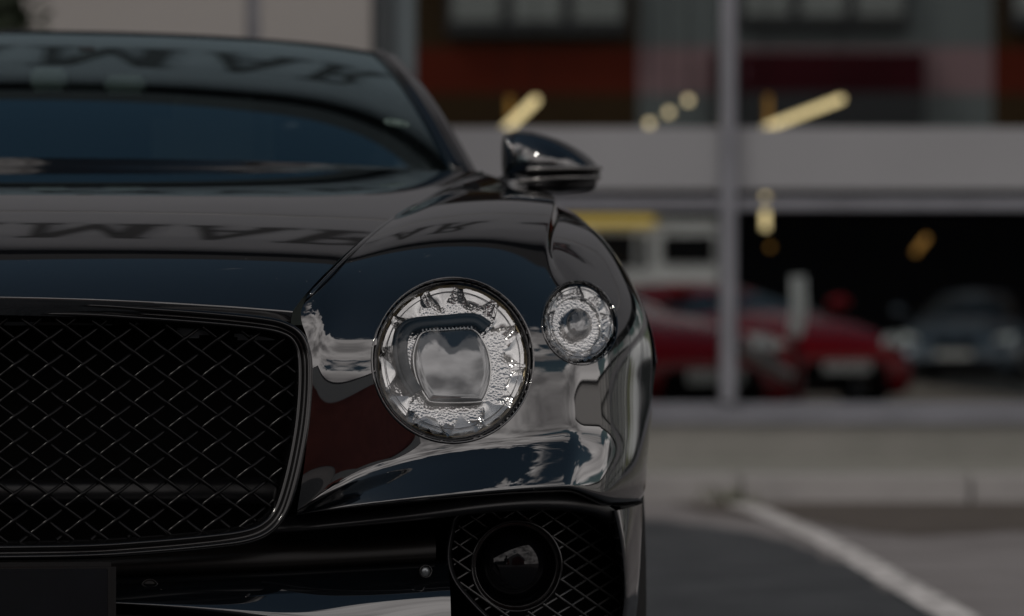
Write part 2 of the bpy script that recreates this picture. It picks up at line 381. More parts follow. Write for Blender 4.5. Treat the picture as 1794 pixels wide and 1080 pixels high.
sheet('yard_sunlit_wedge', [g(1400, 706), g(1430, 650), (5.2, 62), (7.5, 62), g(1560, 666), g(1700, 688), g(1900, 712)], .010, YARD)  # tan wedge: sunlit ground painted as a lighter sheet

# ------------------------------------------------------------------ pendant lights in the showroom
LAMP = mat('warm_tube_light', (.9, .8, .6), .4, emit=((1, .76, .38), 4.8)); LAMPS = mat('warm_spot_light', (.9, .8, .6), .4, emit=((1, .78, .45), 5.0))
ORANGE = mat('amber_glow_lamp', (.8, .4, .1), .4, emit=((1, .5, .10), .7))
def tube_light(p, q, r, m, label, wire=True, name='tube_light'):
    p, q = Vector(p), Vector(q); o = empty(name, tuple(p), label=label, cat='light', group='warm lights hanging in the showroom')
    MB().tube([(0, 0, 0), tuple(q-p)], r, 10).build('tube', m, o, smooth=True)
    if wire:
        for e in (Vector((0, 0, 0)), q-p)[:(2 if (q-p).to_2d().length > .05 else 1)]: MB().tube([e+Vector((0, 0, r)), Vector((e.x, e.y, 3.29-p.z))], .004, 6).build('hanger', DARKT, o)
    return o
tube_light(PW(880, 232, 23.2), PW(938, 176, 22.0), .024, LAMP, 'slanting warm tube light just above the side mirror of the black car')
tube_light(PW(1341, 224, 22.8), PW(1474, 174, 21.4), .019, LAMP, 'long slanting warm tube light right of the tall grey mullion')
tube_light(PW(1341, 342, 22.5), PW(1341, 402, 22.5), .020, LAMP, 'short upright warm tube light right of the mullion below the white band')
for (x, y, w) in ((1138, 216, 'lowest'), (1172, 197, 'middle'), (1206, 176, 'highest')):
    p = PW(x, y, 22.5); o = empty('spot_light', tuple(p), label=w+' of the three round warm spot lights left of the tall mullion', cat='light', group='warm lights hanging in the showroom')
    MB().lathe([(.002, .0), (.022, .0), (.022, .02), (.014, .05)], (0, 0, 0), (0, 1, 0), 16).build('lamp_face', LAMPS, o); MB().tube([(0, .03, 0), (0, .03, 3.29-p.z)], .005, 6).build('hanger', DARKT, o)
tube_light(PW(1345, 168, 23.0), PW(1345, 220, 23.0), .020, ORANGE, 'amber upright lamp above the end of the long slanting tube light', False, 'amber_lamp')
tube_light(PW(893, 170, 23.4), PW(893, 205, 23.4), .018, ORANGE, 'amber upright lamp beside the slanting tube light above the side mirror', False, 'amber_lamp')
p = PW(1350, 433, 22.8); o = tube_light(p, p+Vector((0, .06, 0)), .016, ORANGE, 'small round amber lamp below the short upright tube light', False, 'amber_lamp')
p = PW(1612, 430, 30); o = tube_light(PW(1602, 445, 30), PW(1625, 415, 30), .02, ORANGE, 'small slanting amber lamp above the silver car', False, 'amber_lamp')

# ------------------------------------------------------------------ parked cars beyond the glass
def wheel(C, r, w, par, s=1):
    o = empty('wheel', C); o.parent = par
    MB().lathe([(r*.62, -w/2), (r*.93, -w/2), (r, -w*.35), (r, w*.35), (r*.93, w/2), (r*.62, w/2)], (0, 0, 0), (1, 0, 0), 36).build('tyre', RUBBER, o, smooth=True)
    b = MB().lathe([(r*.62, -w/2), (r*.60, -w*.2), (r*.60, w*.2), (r*.62, w/2)], (0, 0, 0), (1, 0, 0), 36)
    for k in range(10):
        a = k*math.pi/5; q = Vector((0, math.cos(a), math.sin(a))); t = Vector((0, -math.sin(a), math.cos(a)))
        x = s*w*.38; b.prism([Vector((x, 0, 0))+q*r*.1-t*r*.05, Vector((x, 0, 0))+q*r*.1+t*r*.05, Vector((x, 0, 0))+q*r*.61+t*r*.03, Vector((x, 0, 0))+q*r*.61-t*r*.03], (-s*.03, 0, 0))
    b.lathe([(.001, s*w*.42), (r*.14, s*w*.40), (r*.14, s*w*.2)], (0, 0, 0), (1, 0, 0), 20)
    b.build('rim', DCHROME, o); return o
HLM = mat('parked_car_headlamp', (.62, .66, .64), .15, emit=None); TRIM = GLOSS
def parked_car(loc, rz, paint, label, w=1.86, l=4.5, h=1.36, hood=.92, sport=False, kidney=False, name='parked_car'):
    o = empty(name, loc, rz, label=label, cat='car', group='cars parked beyond the showroom glass')
    hw = w/2; rows = []
    # body: sections along the length, each a half profile from sill to bonnet centre
    secs = [(0, .80, .50, .20), (.12, .93, .66, .16), (.55, .99, .80, .15), (1.15, 1, hood*.97, .15), (1.7, 1, hood, .15), (2.8, 1, hood+.02, .15), (l-.7, .99, hood+.03, .17), (l-.15, .92, hood-.02, .25), (l, .84, .72, .35)]
    for y, wf, top, bot in secs:
        W_ = hw*wf; mid = (top+bot)/2
        half = [(W_*.90, y, bot), (W_, y, bot+.12), (W_, y, mid+.08), (W_*.97, y, top-.12), (W_*.86, y, top-.03), (W_*.5, y, top+.01), (0, y, top+.02)]
        rows.append([(-a, b_, c) for a, b_, c in half]+[(a, b_, c) for a, b_, c in half[::-1][1:]])
    sf = surf(rows, 40, 40); vs = sf.reshape(-1, 3); fs = grid_faces(40, 40)
    keep = []
    wl = (.85, l-.95)
    for f in fs:
        c = vs[list(f)].mean(0)
        if abs(c[0]) > hw*.72 and any((c[1]-q)**2+(c[2]-.33)**2 < .36**2 for q in wl): continue
        keep.append(f)
    n = len(vs); vs = np.vstack([vs, [[0, 0, .35], [0, l, .5]]])
    keep += [(j, j+1, n) for j in range(39)]+[(39*40+j+1, 39*40+j, n+1) for j in range(39)]
    bd = mesh('body', vs, keep, paint, o)
    # cabin
    ct = [(1.35, .83, hood-.02), (1.9, .78, h-.16), (2.35, .72, h), (3.0, .70, h-.01), (3.7, .72, h-.18), (l-.45, .78, hood)]
    rows = [[(-hw*a*1.05, y, hood-.06), (-hw*a, y, (hood+z)/2), (-hw*a*.82, y, z-.03), (0, y, z+.01), (hw*a*.82, y, z-.03), (hw*a, y, (hood+z)/2), (hw*a*1.05, y, hood-.06)] for y, a, z in ct]
    sf = surf(rows, 24, 24)
    fs = grid_faces(24, 24); vs = sf.reshape(-1, 3); roof = []; gl = []
    for f in fs:
        c = vs[list(f)].mean(0); (roof if (c[2] > h-.13) else gl).append(f)
    mesh('cabin_glass', vs, gl, DARKGL, o); mesh('roof', vs*np.array([1, 1, 1.001]), roof, paint, o)
    for s in (-1, 1):
        k = empty('headlight', (s*hw*.70, .10, .62)); k.parent = o
        MB().prism([(-.20*s*.9, -.02, -.05), (.14*s, .12, -.02), (.19*s, .30, .12), (-.02*s, .10, .09)], (0, .06, 0)).build('lens', HLM, k)
        MB().lathe([(.001, -.03), (.05, -.02), (.055, .02)], (0, 0, .0), (0, 1, 0), 16).build('lamp', CHROME, k)
        q = MB().lathe([(.001, -.14), (.07, -.12), (.10, -.04), (.09, .04)], (s*(hw+.12), 1.62, hood+.08), (0, 1, 0), 16, 1, .7); q.build('side_mirror', paint, o, smooth=True)
        for y in wl: wheel((s*(hw-.12), y, .33), .33, .22, o, s)
        MB().box((s*hw*.96 if s < 0 else hw*.93, 1.2, .17), (-hw*.93 if s < 0 else hw*.96, l-1.25, .26), .01).build('sill', SATIN, o)
    if kidney:
        for s in (-1, 1): MB().prism([(s*.03, -.035, .66), (s*.30, -.02, .64), (s*.26, -.03, .44), (s*.05, -.045, .43)], (0, .05, 0)).build('kidney_grille', MATTE, o)
        MB().box((-.62, -.02, .22), (.62, .1, .36), .02).build('lower_intake', MATTE, o)
    else:
        MB().prism([(-.42, -.01, .48), (.42, -.01, .48), (.50, -.02, .26), (-.50, -.02, .26)], (0, .06, 0)).build('grille', MATTE, o)
        for s in (-1, 1): MB().prism([(s*.56, .0, .40), (s*.80, .06, .42), (s*.78, .06, .24), (s*.56, -.01, .24)], (0, .05, 0)).build('lower_intake', MATTE, o)
    MB().box((-.26, -.05, .38), (.26, -.03, .48), .004).build('number_plate', mat('plate_white', (.5, .5, .48), .5), o)
    return o
DARKGL = mat('dark_car_glass', (.008, .01, .011), .05, ior=1.5)
RED = mat('red_car_paint', (.17, .0015, .004), .25, ior=1.25, coat=.12); SILV = mat('blue_grey_car_paint', (.06, .08, .10), .25, metal=.35, coat=.5)
WHT = mat('white_truck_paint', (.8, .8, .78), .35); YEL = mat('yellow_stripe', (.50, .34, .05), .5); ORG = mat('orange_marking', (.60, .20, .03), .5)
X_, Y_ = g(1345, 690)
Y_ = 27.0; parked_car(((1335-CX)/F_PX*Y_-.35, Y_, 0), R(38), RED, 'red car nearest the tall mullion with its pale front corner', h=1.28, hood=.95)
Y_ = 35.0; parked_car(((1480-CX)/F_PX*Y_, Y_, 0), R(30), RED, 'second red car, right of the white pillar and left of the silver car', h=1.25, hood=.95)
Y_ = 56.0; parked_car(((1672-CX)/F_PX*Y_, Y_, 0), R(-14), SILV, 'blue grey car with twin dark grilles at the right of the glazing', h=1.40, hood=1.0, kidney=True)
# white barrier pillar and its fallen rail
def banner():
    Y_ = 24.9; a = PW(1398, 484, Y_); 
    o = empty('marker_post', (a.x, Y_, 0), label='white upright marker post with a red foot in front of the red cars', cat='post')
    q = PW(1394, 588, Y_)
    MB().tube([(0, 0, a.z), (0.01, 0, (a.z+q.z)/2), (-.02, 0, q.z)], .048, 12).build('white_sleeve', mat('white_sleeve_added_glow', (.8, .8, .78), .35, emit=((1, .98, .94), .32)), o, smooth=True)  # emission added to brighten the post under the roof
    MB().tube([(-.02, 0, q.z-.002), (.03, 0, .0)], .030, 12).build('red_foot', RED, o, smooth=True)
banner()
a, c = PW(1290, 606, 24.6), PW(1388, 662, 24.6)
MB().tube([a, c], .042, 10).build('white_rail', WHT).name = 'barrier_rail'
tag(bpy.data.objects['barrier_rail'], 'slanting white barrier rail low down right of the tall mullion', 'rail')
# red and white truck
def truck():
    Y_ = 44.0; s = F_PX/Y_; cx_ = (1150-CX)/s
    o = empty('rescue_truck', (cx_, Y_, 0), R(0), label='red and white truck with dark windows and yellow glowing strip left of the tall mullion', cat='truck')
    X = lambda x: (x-1150)/s
    Z = lambda y: CAM_H-(y-YH)/s
    x0, x1 = X(960), X(1262)
    MB().box((x0, 0, Z(598)), (x1, 2.3, Z(505)), .06).build('lower_body', RED, o)
    MB().box((x0+.01, .01, Z(505)+.003), (x1-.01, 2.29, Z(398)), .05).build('upper_body', WHT, o)
    MB().box((x0, .0, Z(398)+.003), (x1, 2.3, Z(386)), .03).build('roof', WHT, o)
    MB().box((x0+.05, -.05, Z(396)), (X(1148), -.003, Z(380)), .02).build('glow_strip', mat('yellow_glow_strip', (.75, .55, .12), .5, emit=((1, .72, .22), .9)), o)  # strip given added glow, standing for a yellow lamp reflection
    MB().box((X(1160), -.02, Z(462)), (X(1252), .02, Z(412)), .01).build('window', DARKGL, o); MB().box((X(1040), -.02, Z(470)), (X(1112), .02, Z(408)), .01).build('window', DARKGL, o)
    MB().box((X(1122), -.02, Z(470)), (X(1136), .02, Z(412)), .005).build('window', DARKGL, o)
    MB().box((X(1060), -.02, Z(546)), (X(1170), -.003, Z(530)), .003).build('orange_marking', ORG, o); MB().box((X(1060), -.02, Z(592)), (X(1230), -.003, Z(580)), .003).build('orange_marking', ORG, o)
    for x in (1010, 1215): 
        w = wheel((0, 0, 0), .36, .25, o); w.location = (X(x), .16, .36); w.rotation_euler = (0, 0, R(90))
truck()

# ------------------------------------------------------------------ trees
BARK = mat('bark', (.05, .04, .03), .9, bump=(20, .6, .02)); LEAF = mat('dark_conifer_leaf', (.018, .028, .012), .7, noise=(3, .5, 3)); LEAF2 = mat('broad_leaf', (.05, .08, .025), .6, noise=(3, .4, 3))
def tree(loc, h, r, n, m, label, cone=False, name='tree', sz_=.22):
    o = empty(name, loc, label=label, cat='tree'); rd = random.Random(int(h*100+loc[0]*7))
    b = MB(); b.tube([(0, 0, 0), (.05, 0, h*.4), (0, .05, h*.85)], [.035*h, .025*h, .008*h], 10)
    for k in range(12):
        a = rd.uniform(0, 6.28); z = h*rd.uniform(.25, .75); q = r*.7; b.tube([(0, 0, z), (math.cos(a)*q*.5, math.sin(a)*q*.5, z+.08*h), (math.cos(a)*q, math.sin(a)*q, z+.12*h)], [.01*h, .006*h, .002*h], 5)
    b.build('trunk', BARK, o, smooth=True)
    vs = []; fs = []
    cl = [(rd.uniform(0, 6.28), rd.uniform(.2, 1), rd.uniform(.15, 1)) for _ in range(40)]
    for i in range(n):
        a, q, t = cl[rd.randrange(40)]; rad = r*((1.05-t)*1.1 if cone else math.sin(math.pi*min(1, t*.85+.12)))
        c = Vector((math.cos(a)*q*rad, math.sin(a)*q*rad, h*(.15+.85*t)))+Vector((rd.gauss(0, r*.16), rd.gauss(0, r*.16), rd.gauss(0, h*.035)))
        e1 = Vector((rd.gauss(0, 1), rd.gauss(0, 1), rd.gauss(0, 1))).normalized()*sz_*rd.uniform(.5, 1); e2 = Vector((rd.gauss(0, 1), rd.gauss(0, 1), rd.gauss(0, 1))).normalized()*sz_*rd.uniform(.3, .6)
        k = len(vs); vs += [c-e1, c+e2, c+e1, c-e2]; fs.append((k, k+1, k+2, k+3))
    mesh('crown', vs, fs, m, o, smooth=False, recalc=False); return o
q = PW(35, 30, 16.0); tree((q.x-.25, 16.0, .11), 2.75, .42, 5000, LEAF, 'dark shrub-like tree whose top shows at the upper left corner above the car roof', sz_=.07)

# ------------------------------------------------------------------ street behind the camera (lives in the reflections)
BRICKR = mat('brown_red_render', (.40, .105, .075), .8, noise=(1.2, .15, 4)); TILE = mat('dark_roof_tile', (.03, .028, .028), .6, bump=(14, .5, .03)); WBOARD = mat('white_gable_board', (.78, .77, .75), .6)
def house(loc, rz, w, d, eave, ridge, m, label, name='gabled_house'):
    o = empty(name, loc, rz, label=label, cat='house')
    h = w/2
    b = MB(); b.prism([(-h, 0, 0), (h, 0, 0), (h, 0, eave), (0, 0, ridge), (-h, 0, eave)], (0, -d, 0)); b.build('wall', m, o)
    for s in (-1, 1):
        n_ = Vector((s*(ridge-eave), 0, h)).normalized()*.18; e = Vector((s*(h+.5), .5, eave-.5*(ridge-eave)/h)); t = Vector((0, .5, ridge))
        e += Vector((0,0,.03)); t += Vector((0,0,.03))
        MB().prism([e, t, t+n_, e+n_], (0, -d-1, 0)).build('roof', TILE, o)
        e2, t2 = e+Vector((0, .04, -.05)), t+Vector((0, .04, -.05)); dn = Vector((0, 0, -1.8))
        MB().prism([e2, t2, t2+dn, e2+dn], (0, -.05, 0)).build('barge_board', WBOARD, o)
    for x in (h*.6,):
        for z in (1.0,):
            if z+1.3 > eave and x: continue
            f = MB().box((x-.5, -.02, z), (x+.5, .06, z+1.3), .02).build('window', WBOARD, o); MB().box((x-.43, .061, z+.07), (x+.43, .075, z+1.23)).build('pane', DARKGL, f)
    MB().box((-h+.02, .001, .0), (-h+1.7, .03, eave-.5)).build('white_wall_panel', WBOARD, o)
    MB().box((h*.25, -.02, 0), (h*.25+1, .05, 2.1), .02).build('door', WFR, o)
    return o
house((6.3, -13.4, 0), R(-12), 12.5, 11, 4.6, 8.3, BRICKR, 'brown red gabled house with white barge boards, mirrored in the car wing')
b = empty('street_block', (-9, -20, 0), R(8), label='long low grey building across the street behind the camera', cat='building')
MB().box((-11, -8, 0), (5, 0, 3.1), .05).build('wall', GREYP, b); MB().box((-11.3, -8.3, 3.103), (5.3, .4, 3.4), .05).build('roof', TILE, b)
for k in range(5): f = MB().box((-10+k*2.6, 0, 1), (-8.4+k*2.6, .08, 2.5), .02).build('window', WFR, b); MB().box((-9.9+k*2.6, .081, 1.1), (-8.5+k*2.6, .095, 2.4)).build('pane', WPANE, f)
tree((-2.0, -14, 0), 6.5, 1.3, 4000, LEAF, 'tall dark conifer behind the camera beside the gabled house', True)
tree((-3.6, -17, 0), 5.0, 1.3, 3000, LEAF, 'shorter dark conifer behind the camera left of the tall one', True)
hall = empty('white_hall', (18, 27, 0), R(90), label='white panelled hall with thin dark frames to the right of the camera', cat='building')
MB().box((-12, -10, 0), (8, 0, 2.9), .05).build('wall', WBOARD, hall)
MB().box((-12.1, -10.1, 2.903), (8.1, .1, 3.1), .02).build('roof', TILE, hall)
for k in range(9): MB().box((-11.5+k*2.4, .001, 0), (-11.4+k*2.4, .06, 2.9)).build('post', WFR, hall)
for z in (.9, 1.9): MB().box((-12, .001, z), (8, .045, z+.08)).build('rail', WFR, hall)
# ------------------------------------------------------------------ THE BLACK COUPE
car = empty('sports_coupe', (X0, Y0, 0), TH, label='gleaming black coupe with round headlights and diamond mesh grille filling the left foreground', cat='car')
def flip(vs): return [(-a, b, c) for a, b, c in vs]
def half_full(name, sf, m, par=car, solid=0.0):
    "surface given for u>=0 with its first column on the centre line; mirrored into one mesh"
    a, b_ = sf.shape[:2]; full = np.concatenate([sf[:, ::-1]*np.array([-1, 1, 1]), sf[:, 1:]], axis=1)
    return mesh(name, full.reshape(-1, 3), grid_faces(a, full.shape[1]), m, par)
def pair(name, vs, fs, m, par=car, smooth=True):
    o1 = mesh(name, vs, fs, m, par, smooth); o2 = mesh(name, flip([tuple(v) for v in vs]), [f[::-1] for f in fs], m, par, smooth); return o1, o2

# seam between bonnet and wing
seam_px = [(512, 547, .10), (528, 524, .13), (560, 488, .19), (613, 436, .33), (677, 386, .56), (738, 350, .86), (788, 320, 1.2), (838, 301, 1.56)]
seam = [P(*q) for q in seam_px]
centre = [(0, .0, .780), (0, .035, .800), (0, .11, .827), (0, .25, .868), (0, .47, .911), (0, .77, .947), (0, 1.12, .977), (0, 1.50, 1.004)]
fr = [0, .2, .4, .6, .78, .9, 1.0]
rows = []
for k, (c, s) in enumerate(zip(centre, seam)):
    r = []
    for f in fr:
        g1 = f**2.3 if k < 2 else f**2.6; 
        r.append((s[0]*f, c[1]+(s[1]-c[1])*f**2.2, c[2]+(s[2]-c[2])*g1))
    rows.append(r)
rows = [rows[0]]+rows
first = [(p[0]*.995, p[1]+.012, p[2]-.022) for p in rows[0]]
hood = surf([first]+rows, 110, 60)
half_full('bonnet', hood, PAINT)
sp = [Vector(hood[i, -1]) for i in range(34, 110)]
b = MB(); b.tube([p+Vector((.0050, -.001, .0005)) for p in sp], .0016, 6); pair('seam_edge', b.v, b.f, PAINT) if False else None
SEAMP = sp
# wing and upper bumper
G = [ # lower lip .. up over the lamps .. back along the wing
 [(519,908,.14),(600,897,.10),(700,888,.10),(800,877,.12),(900,868,.16),(1000,864,.23),(1074,893,.33),(1136,880,.53)],
 [(518,903,.10),(600,892,.06),(700,883,.055),(800,872,.07),(900,863,.11),(1000,858,.18),(1080,890,.30),(1138,876,.51)],
 [(518,902,.10),(600,885,.062),(700,876,.056),(800,864,.072),(900,855,.112),(1002,849,.185),(1084,866,.305),(1138,850,.51)],
 [(519,901,.105),(600,866,.078),(700,846,.074),(800,832,.092),(900,820,.135),(1005,812,.21),(1088,820,.32),(1138,815,.515)],
 [(520,900,.11),(600,850,.096),(700,823,.098),(800,805,.118),(900,791,.160),(1006,782,.237),(1088,782,.337),(1138,780,.52)],
 [(521,893,.11),(600,840,.102),(700,810,.108),(800,790,.129),(900,774,.172),(1006,760,.250),(1087,755,.344),(1137,750,.525)],
 [(526,862,.103),(600,795,.104),(700,768,.111),(800,752,.132),(900,740,.174),(1004,728,.252),(1085,722,.346),(1136,715,.53)],
 [(536,800,.104),(603,725,.107),(700,702,.113),(800,690,.135),(900,682,.178),(1002,672,.255),(1082,665,.350),(1134,660,.532)],
 [(543,710,.108),(607,650,.113),(700,625,.120),(800,620,.144),(900,615,.189),(1000,610,.266),(1080,607,.362),(1141,605,.545)],
 [(546,640,.114),(610,585,.127),(702,560,.142),(800,555,.169),(898,552,.216),(992,552,.294),(1076,555,.392),(1142,560,.57)],
 [(541,590,.122),(612,530,.160),(704,505,.190),(800,500,.221),(892,498,.270),(978,503,.345),(1064,512,.44),(1139,518,.615)],
 [(519,552,.112),(618,488,.220),(708,462,.265),(800,455,.300),(888,453,.350),(965,460,.415),(1048,472,.51),(1128,480,.69)],
 [(546,504,.165),(640,440,.315),(722,414,.375),(802,405,.415),(884,402,.462),(957,412,.52),(1030,430,.61),(1110,440,.78)],
 [(613,436,.33),(688,392,.48),(752,374,.545),(820,364,.60),(892,361,.65),(966,372,.69),(1016,396,.76),(1086,412,.92)],
 [(677,386,.56),(738,358,.72),(788,347,.80),(842,342,.86),(902,340,.90),(970,352,.90),(1000,376,.96),(1056,396,1.10)],
 [(738,350,.86),(780,336,1.02),(820,332,1.10),(862,331,1.15),(912,332,1.18),(962,342,1.18),(988,364,1.22),(1026,380,1.35)],
 [(788,320,1.2),(815,319,1.36),(845,321,1.44),(878,324,1.48),(915,329,1.5),(950,338,1.5),(962,352,1.52),(980,370,1.6)],
 [(838,301,1.56),(850,305,1.66),(868,311,1.72),(890,318,1.76),(915,326,1.78),(938,336,1.78),(948,348,1.8),(960,366,1.85)],
]
side = [(.97,.62,.50),(.985,.62,.515),(.988,.62,.53),(.99,.62,.56),(.993,.62,.59),(.995,.62,.61),(.998,.63,.635),(1.0,.64,.66),(1.008,.68,.68),(1.015,.72,.695),(1.02,.76,.70),(1.02,.82,.705),(1.02,.92,.71),(1.015,1.06,.71),(1.0,1.22,.70),(1.0,1.45,.69),(.99,1.7,.68),(.985,1.9,.67)]
STEP = {11: (968,467,.42), 12: (964,422,.523), 13: (975,394,.705), 14: (980,377,.92), 15: (975,368,1.19), 16: (962,358,1.51), 17: (947,352,1.79)}
CREST = {11: (960,457,.413), 12: (957,408,.515), 13: (968,369,.685), 14: (974,350,.895), 15: (967,340,1.175), 16: (952,336,1.50), 17: (938,334,1.78)}
ctrl = []
for i, (row, s_) in enumerate(zip(G, side)):
    c = [P(*q) for q in row]; a5, a6 = np.array(c[5]), np.array(c[6])
    if i in STEP: mid = [P(*CREST[i]), P(*CREST[i]), P(*STEP[i]), P(*STEP[i])]
    else:
        a4 = np.array(c[4]); mid = [tuple(a5+(a4-a5)*.22), tuple(a5), tuple(a5*.75+a6*.25), tuple(a5*.5+a6*.5)]
    ctrl.append(c[:5]+mid+c[6:]+[s_])
wing = surf(ctrl, 230, 150)
wv = wing.reshape(-1, 3); wf = grid_faces(230, 150)
bvh = BVHTree.FromPolygons([tuple(v) for v in wv], [tuple(f) for f in wf])
eye = Vector((( -X0)*CO+(-Y0)*SI, X0*SI+(-Y0)*CO, CAM_H))      # camera in car coordinates
def cast(x, y):
    t = Vector(P(x, y, .3)); h = bvh.ray_cast(eye, (t-eye).normalized())
    return (h[0], h[1]) if h[0] is not None else (t, Vector((0, -1, 0)))
def on_wing(cx, cy, rx, ry, tilt=0, n=72):
    r = []
    for k in range(n):
        a = 2*math.pi*k/n; dx, dy = rx*math.cos(a), ry*math.sin(a)
        r.append(cast(cx+dx*math.cos(tilt)-dy*math.sin(tilt), cy+dx*math.sin(tilt)+dy*math.cos(tilt)))
    return r
L1 = (793, 632, 143, 146, 0); L2 = (1015, 566, 66, 75, R(-14))
def to_px(p):
    X = X0+p[0]*CO-p[1]*SI; Y = Y0+p[0]*SI+p[1]*CO
    return CX+F_PX*X/Y, YH-F_PX*(p[2]-CAM_H)/Y
def inside(p, Lm, k=1.0):
    x, y = to_px(p); cx, cy, rx, ry, t = Lm; dx, dy = x-cx, y-cy
    a, b_ = dx*math.cos(t)+dy*math.sin(t), -dx*math.sin(t)+dy*math.cos(t)
    return (a/(rx*k))**2+(b_/(ry*k))**2 < 1
keep = []
for f in wf:
    c = wv[list(f)].mean(0)
    if inside(c, L1, .975) or inside(c, L2, .965): continue
    if c[0] > .80 and (c[1]-.97)**2+(c[2]-.36)**2 < .385**2: continue
    keep.append(f)
used = sorted({i for f in keep for i in f}); ix = {a: k for k, a in enumerate(used)}
pair('wing', wv[used], [tuple(ix[i] for i in f) for f in keep], PAINT)

b = MB(); b.tube([p+Vector((.0065, -.0015, -.0005)) for p in SEAMP], .0020, 6); pair('wing_edge', b.v, b.f, PAINT)
# headlamps --------------------------------------------------------------
def crystal(name, sc, st):   # cut glass reflector
    m = mat(name, (.66, .65, .635), .15, metal=1); t = m.node_tree; b_ = t.nodes['Principled BSDF']; co = N('ShaderNodeTexCoord', t)
    v = N('ShaderNodeTexVoronoi', t); v.inputs['Scale'].default_value = sc; t.links.new(co.outputs['Object'], v.inputs[0])
    q = N('ShaderNodeBump', t); q.inputs['Strength'].default_value = st; q.inputs['Distance'].default_value = .004
    t.links.new(v.outputs['Distance'], q.inputs['Height']); t.links.new(q.outputs[0], b_.inputs['Normal']); return m
CRYS = crystal('crystal_reflector', 300, .20); PETAL = mat('frosted_bright_petal', (.76, .75, .73), .20, metal=.75); SIGN = mat('blue_black_light_guide', (.012, .022, .030), .30, ior=1.4)
LENS = mat('projector_lens', (.02, .025, .028), .015, ior=2.6); SEGS = mat('light_guide_teeth', (.25, .27, .28), .2, metal=.6); AMBR = mat('amber_rim', (.30, .24, .14), .25, metal=.6)
def lamp(name, Lm, label_n, sgn, big):
    cx, cy, rx, ry, t = Lm
    o = empty(name); o.parent = car
    ring = on_wing(cx, cy, rx, ry, t); pts = [q[0] for q in ring]
    C = sum(pts, Vector())/len(pts)
    nrm = Vector()
    for i in range(len(pts)): nrm += (pts[i]-C).cross(pts[(i+1) % len(pts)]-C)
    nrm.normalize()
    if nrm.y > 0: nrm = -nrm
    nrm_f = (nrm+(Vector((-.02, -.9, .34)) if big else Vector((-.02, -.55, .10)))).normalized()          # the lamp itself faces further forward than the wing
    e1 = nrm_f.cross(Vector((0, 0, 1))).normalized(); 
    if e1.x < 0: e1 = -e1
    e2 = Vector((0, 0, 1)); e2 = (e2-nrm_f*e2.dot(nrm_f)).normalized()
    inn = -nrm_f
    f = lambda v: Vector((sgn*v[0], v[1], v[2]))
    rad = rx/1372.0
    npt = len(pts)
    def shape(r, a, d):
        t_ = (a/(2*math.pi) % 1)*npt; i0 = int(t_) % npt; p_ = ppl[i0].lerp(ppl[(i0+1) % npt], t_-int(t_))
        return f(cpl+(p_-cpl)*(r/rad)+inn*d)
    c0_ = C+inn*(.020 if big else .016)      # optics lie on a plane behind the ring, filling its opening
    ppl = [eye+(p-eye)*((c0_-eye).dot(nrm_f)/(p-eye).dot(nrm_f)) for p in pts]; cpl = sum(ppl, Vector())/len(ppl)
    def off(k, d):    # ring scaled by k about the centre and pushed inwards by d
        return [f(C+(p-C)*k+inn*d) for p in pts]
    def loft(rings, nm, m):
        n = len(pts); vs = [v for r in rings for v in r]; fs = []
        for i in range(len(rings)-1):
            for j in range(n): fs.append((i*n+j, i*n+(j+1) % n, (i+1)*n+(j+1) % n, (i+1)*n+j))
        return mesh(nm, vs, fs, m, o)
    s = 1 if big else .55
    loft([off(1.003, .006), off(1.004, .0-.0005*s), off(.994, -.0035*s), off(.982, -.0025*s), off(.974, .002), off(.968, .008)], 'bezel', PAINT)
    loft([off(.972, .010), off(.964, .004*s), off(.954, .001), off(.942, .003), off(.935, .008), off(.93, .014)], 'inner_ring', GLOSS)
    ki = .915 if big else .90
    cc = C+inn*(.020 if big else .012)+e1*(.002 if big else 0)
    def flatr(r, d, n=72, ex=1, ey=1): return [f(cc+e1*(r*ex*math.cos(2*math.pi*k/n))-e2*(r*ey*math.sin(2*math.pi*k/n))+inn*d) for k in range(n)]
    r0 = rad*ki*1.0
    # recess between ring and lamp
    base = off(.935, .012); n = 72
    fr_ = flatr(r0*1.0, .004); fr_ = [shape(r0, 2*math.pi*k/72, .004) for k in range(72)]
    loft([base, fr_], 'recess', SATIN)
    ey = 1.02 if big else ry/rx
    n = 96
    # dish
    def disc(rs, nm, m, nn=96, zig=None, cap=True):
        vs = []; fs = []
        for i, (r, d) in enumerate(rs):
            for k in range(nn):
                a = 2*math.pi*k/nn; rr = r*(zig(i, k) if zig else 1)
                vs.append(shape(rr, a, d))
        for i in range(len(rs)-1):
            for k in range(nn): fs.append((i*nn+k, i*nn+(k+1) % nn, (i+1)*nn+(k+1) % nn, (i+1)*nn+k))
        if cap: fs.append(tuple((len(rs)-1)*nn+k for k in range(nn)))
        return mesh(nm, vs, fs, m, o, smooth=False)
    disc([(r0*1.0, .002), (r0*.985, .005), (r0*.97, .006)], 'rim', AMBR if big else DCHROME, 72, None, False)
    disc([(r0*.965, .004), (r0*.80, .009*s+.004), (r0*.62, .010*s+.004)], 'reflector', CRYS, 96, (lambda i, k: 1+.03*math.sin(k*2.1+i*3)))
    # facets: bright petals round the edge, zig-zag against the crystal texture
    npz = 12 if big else 9
    vs = []; fs = []
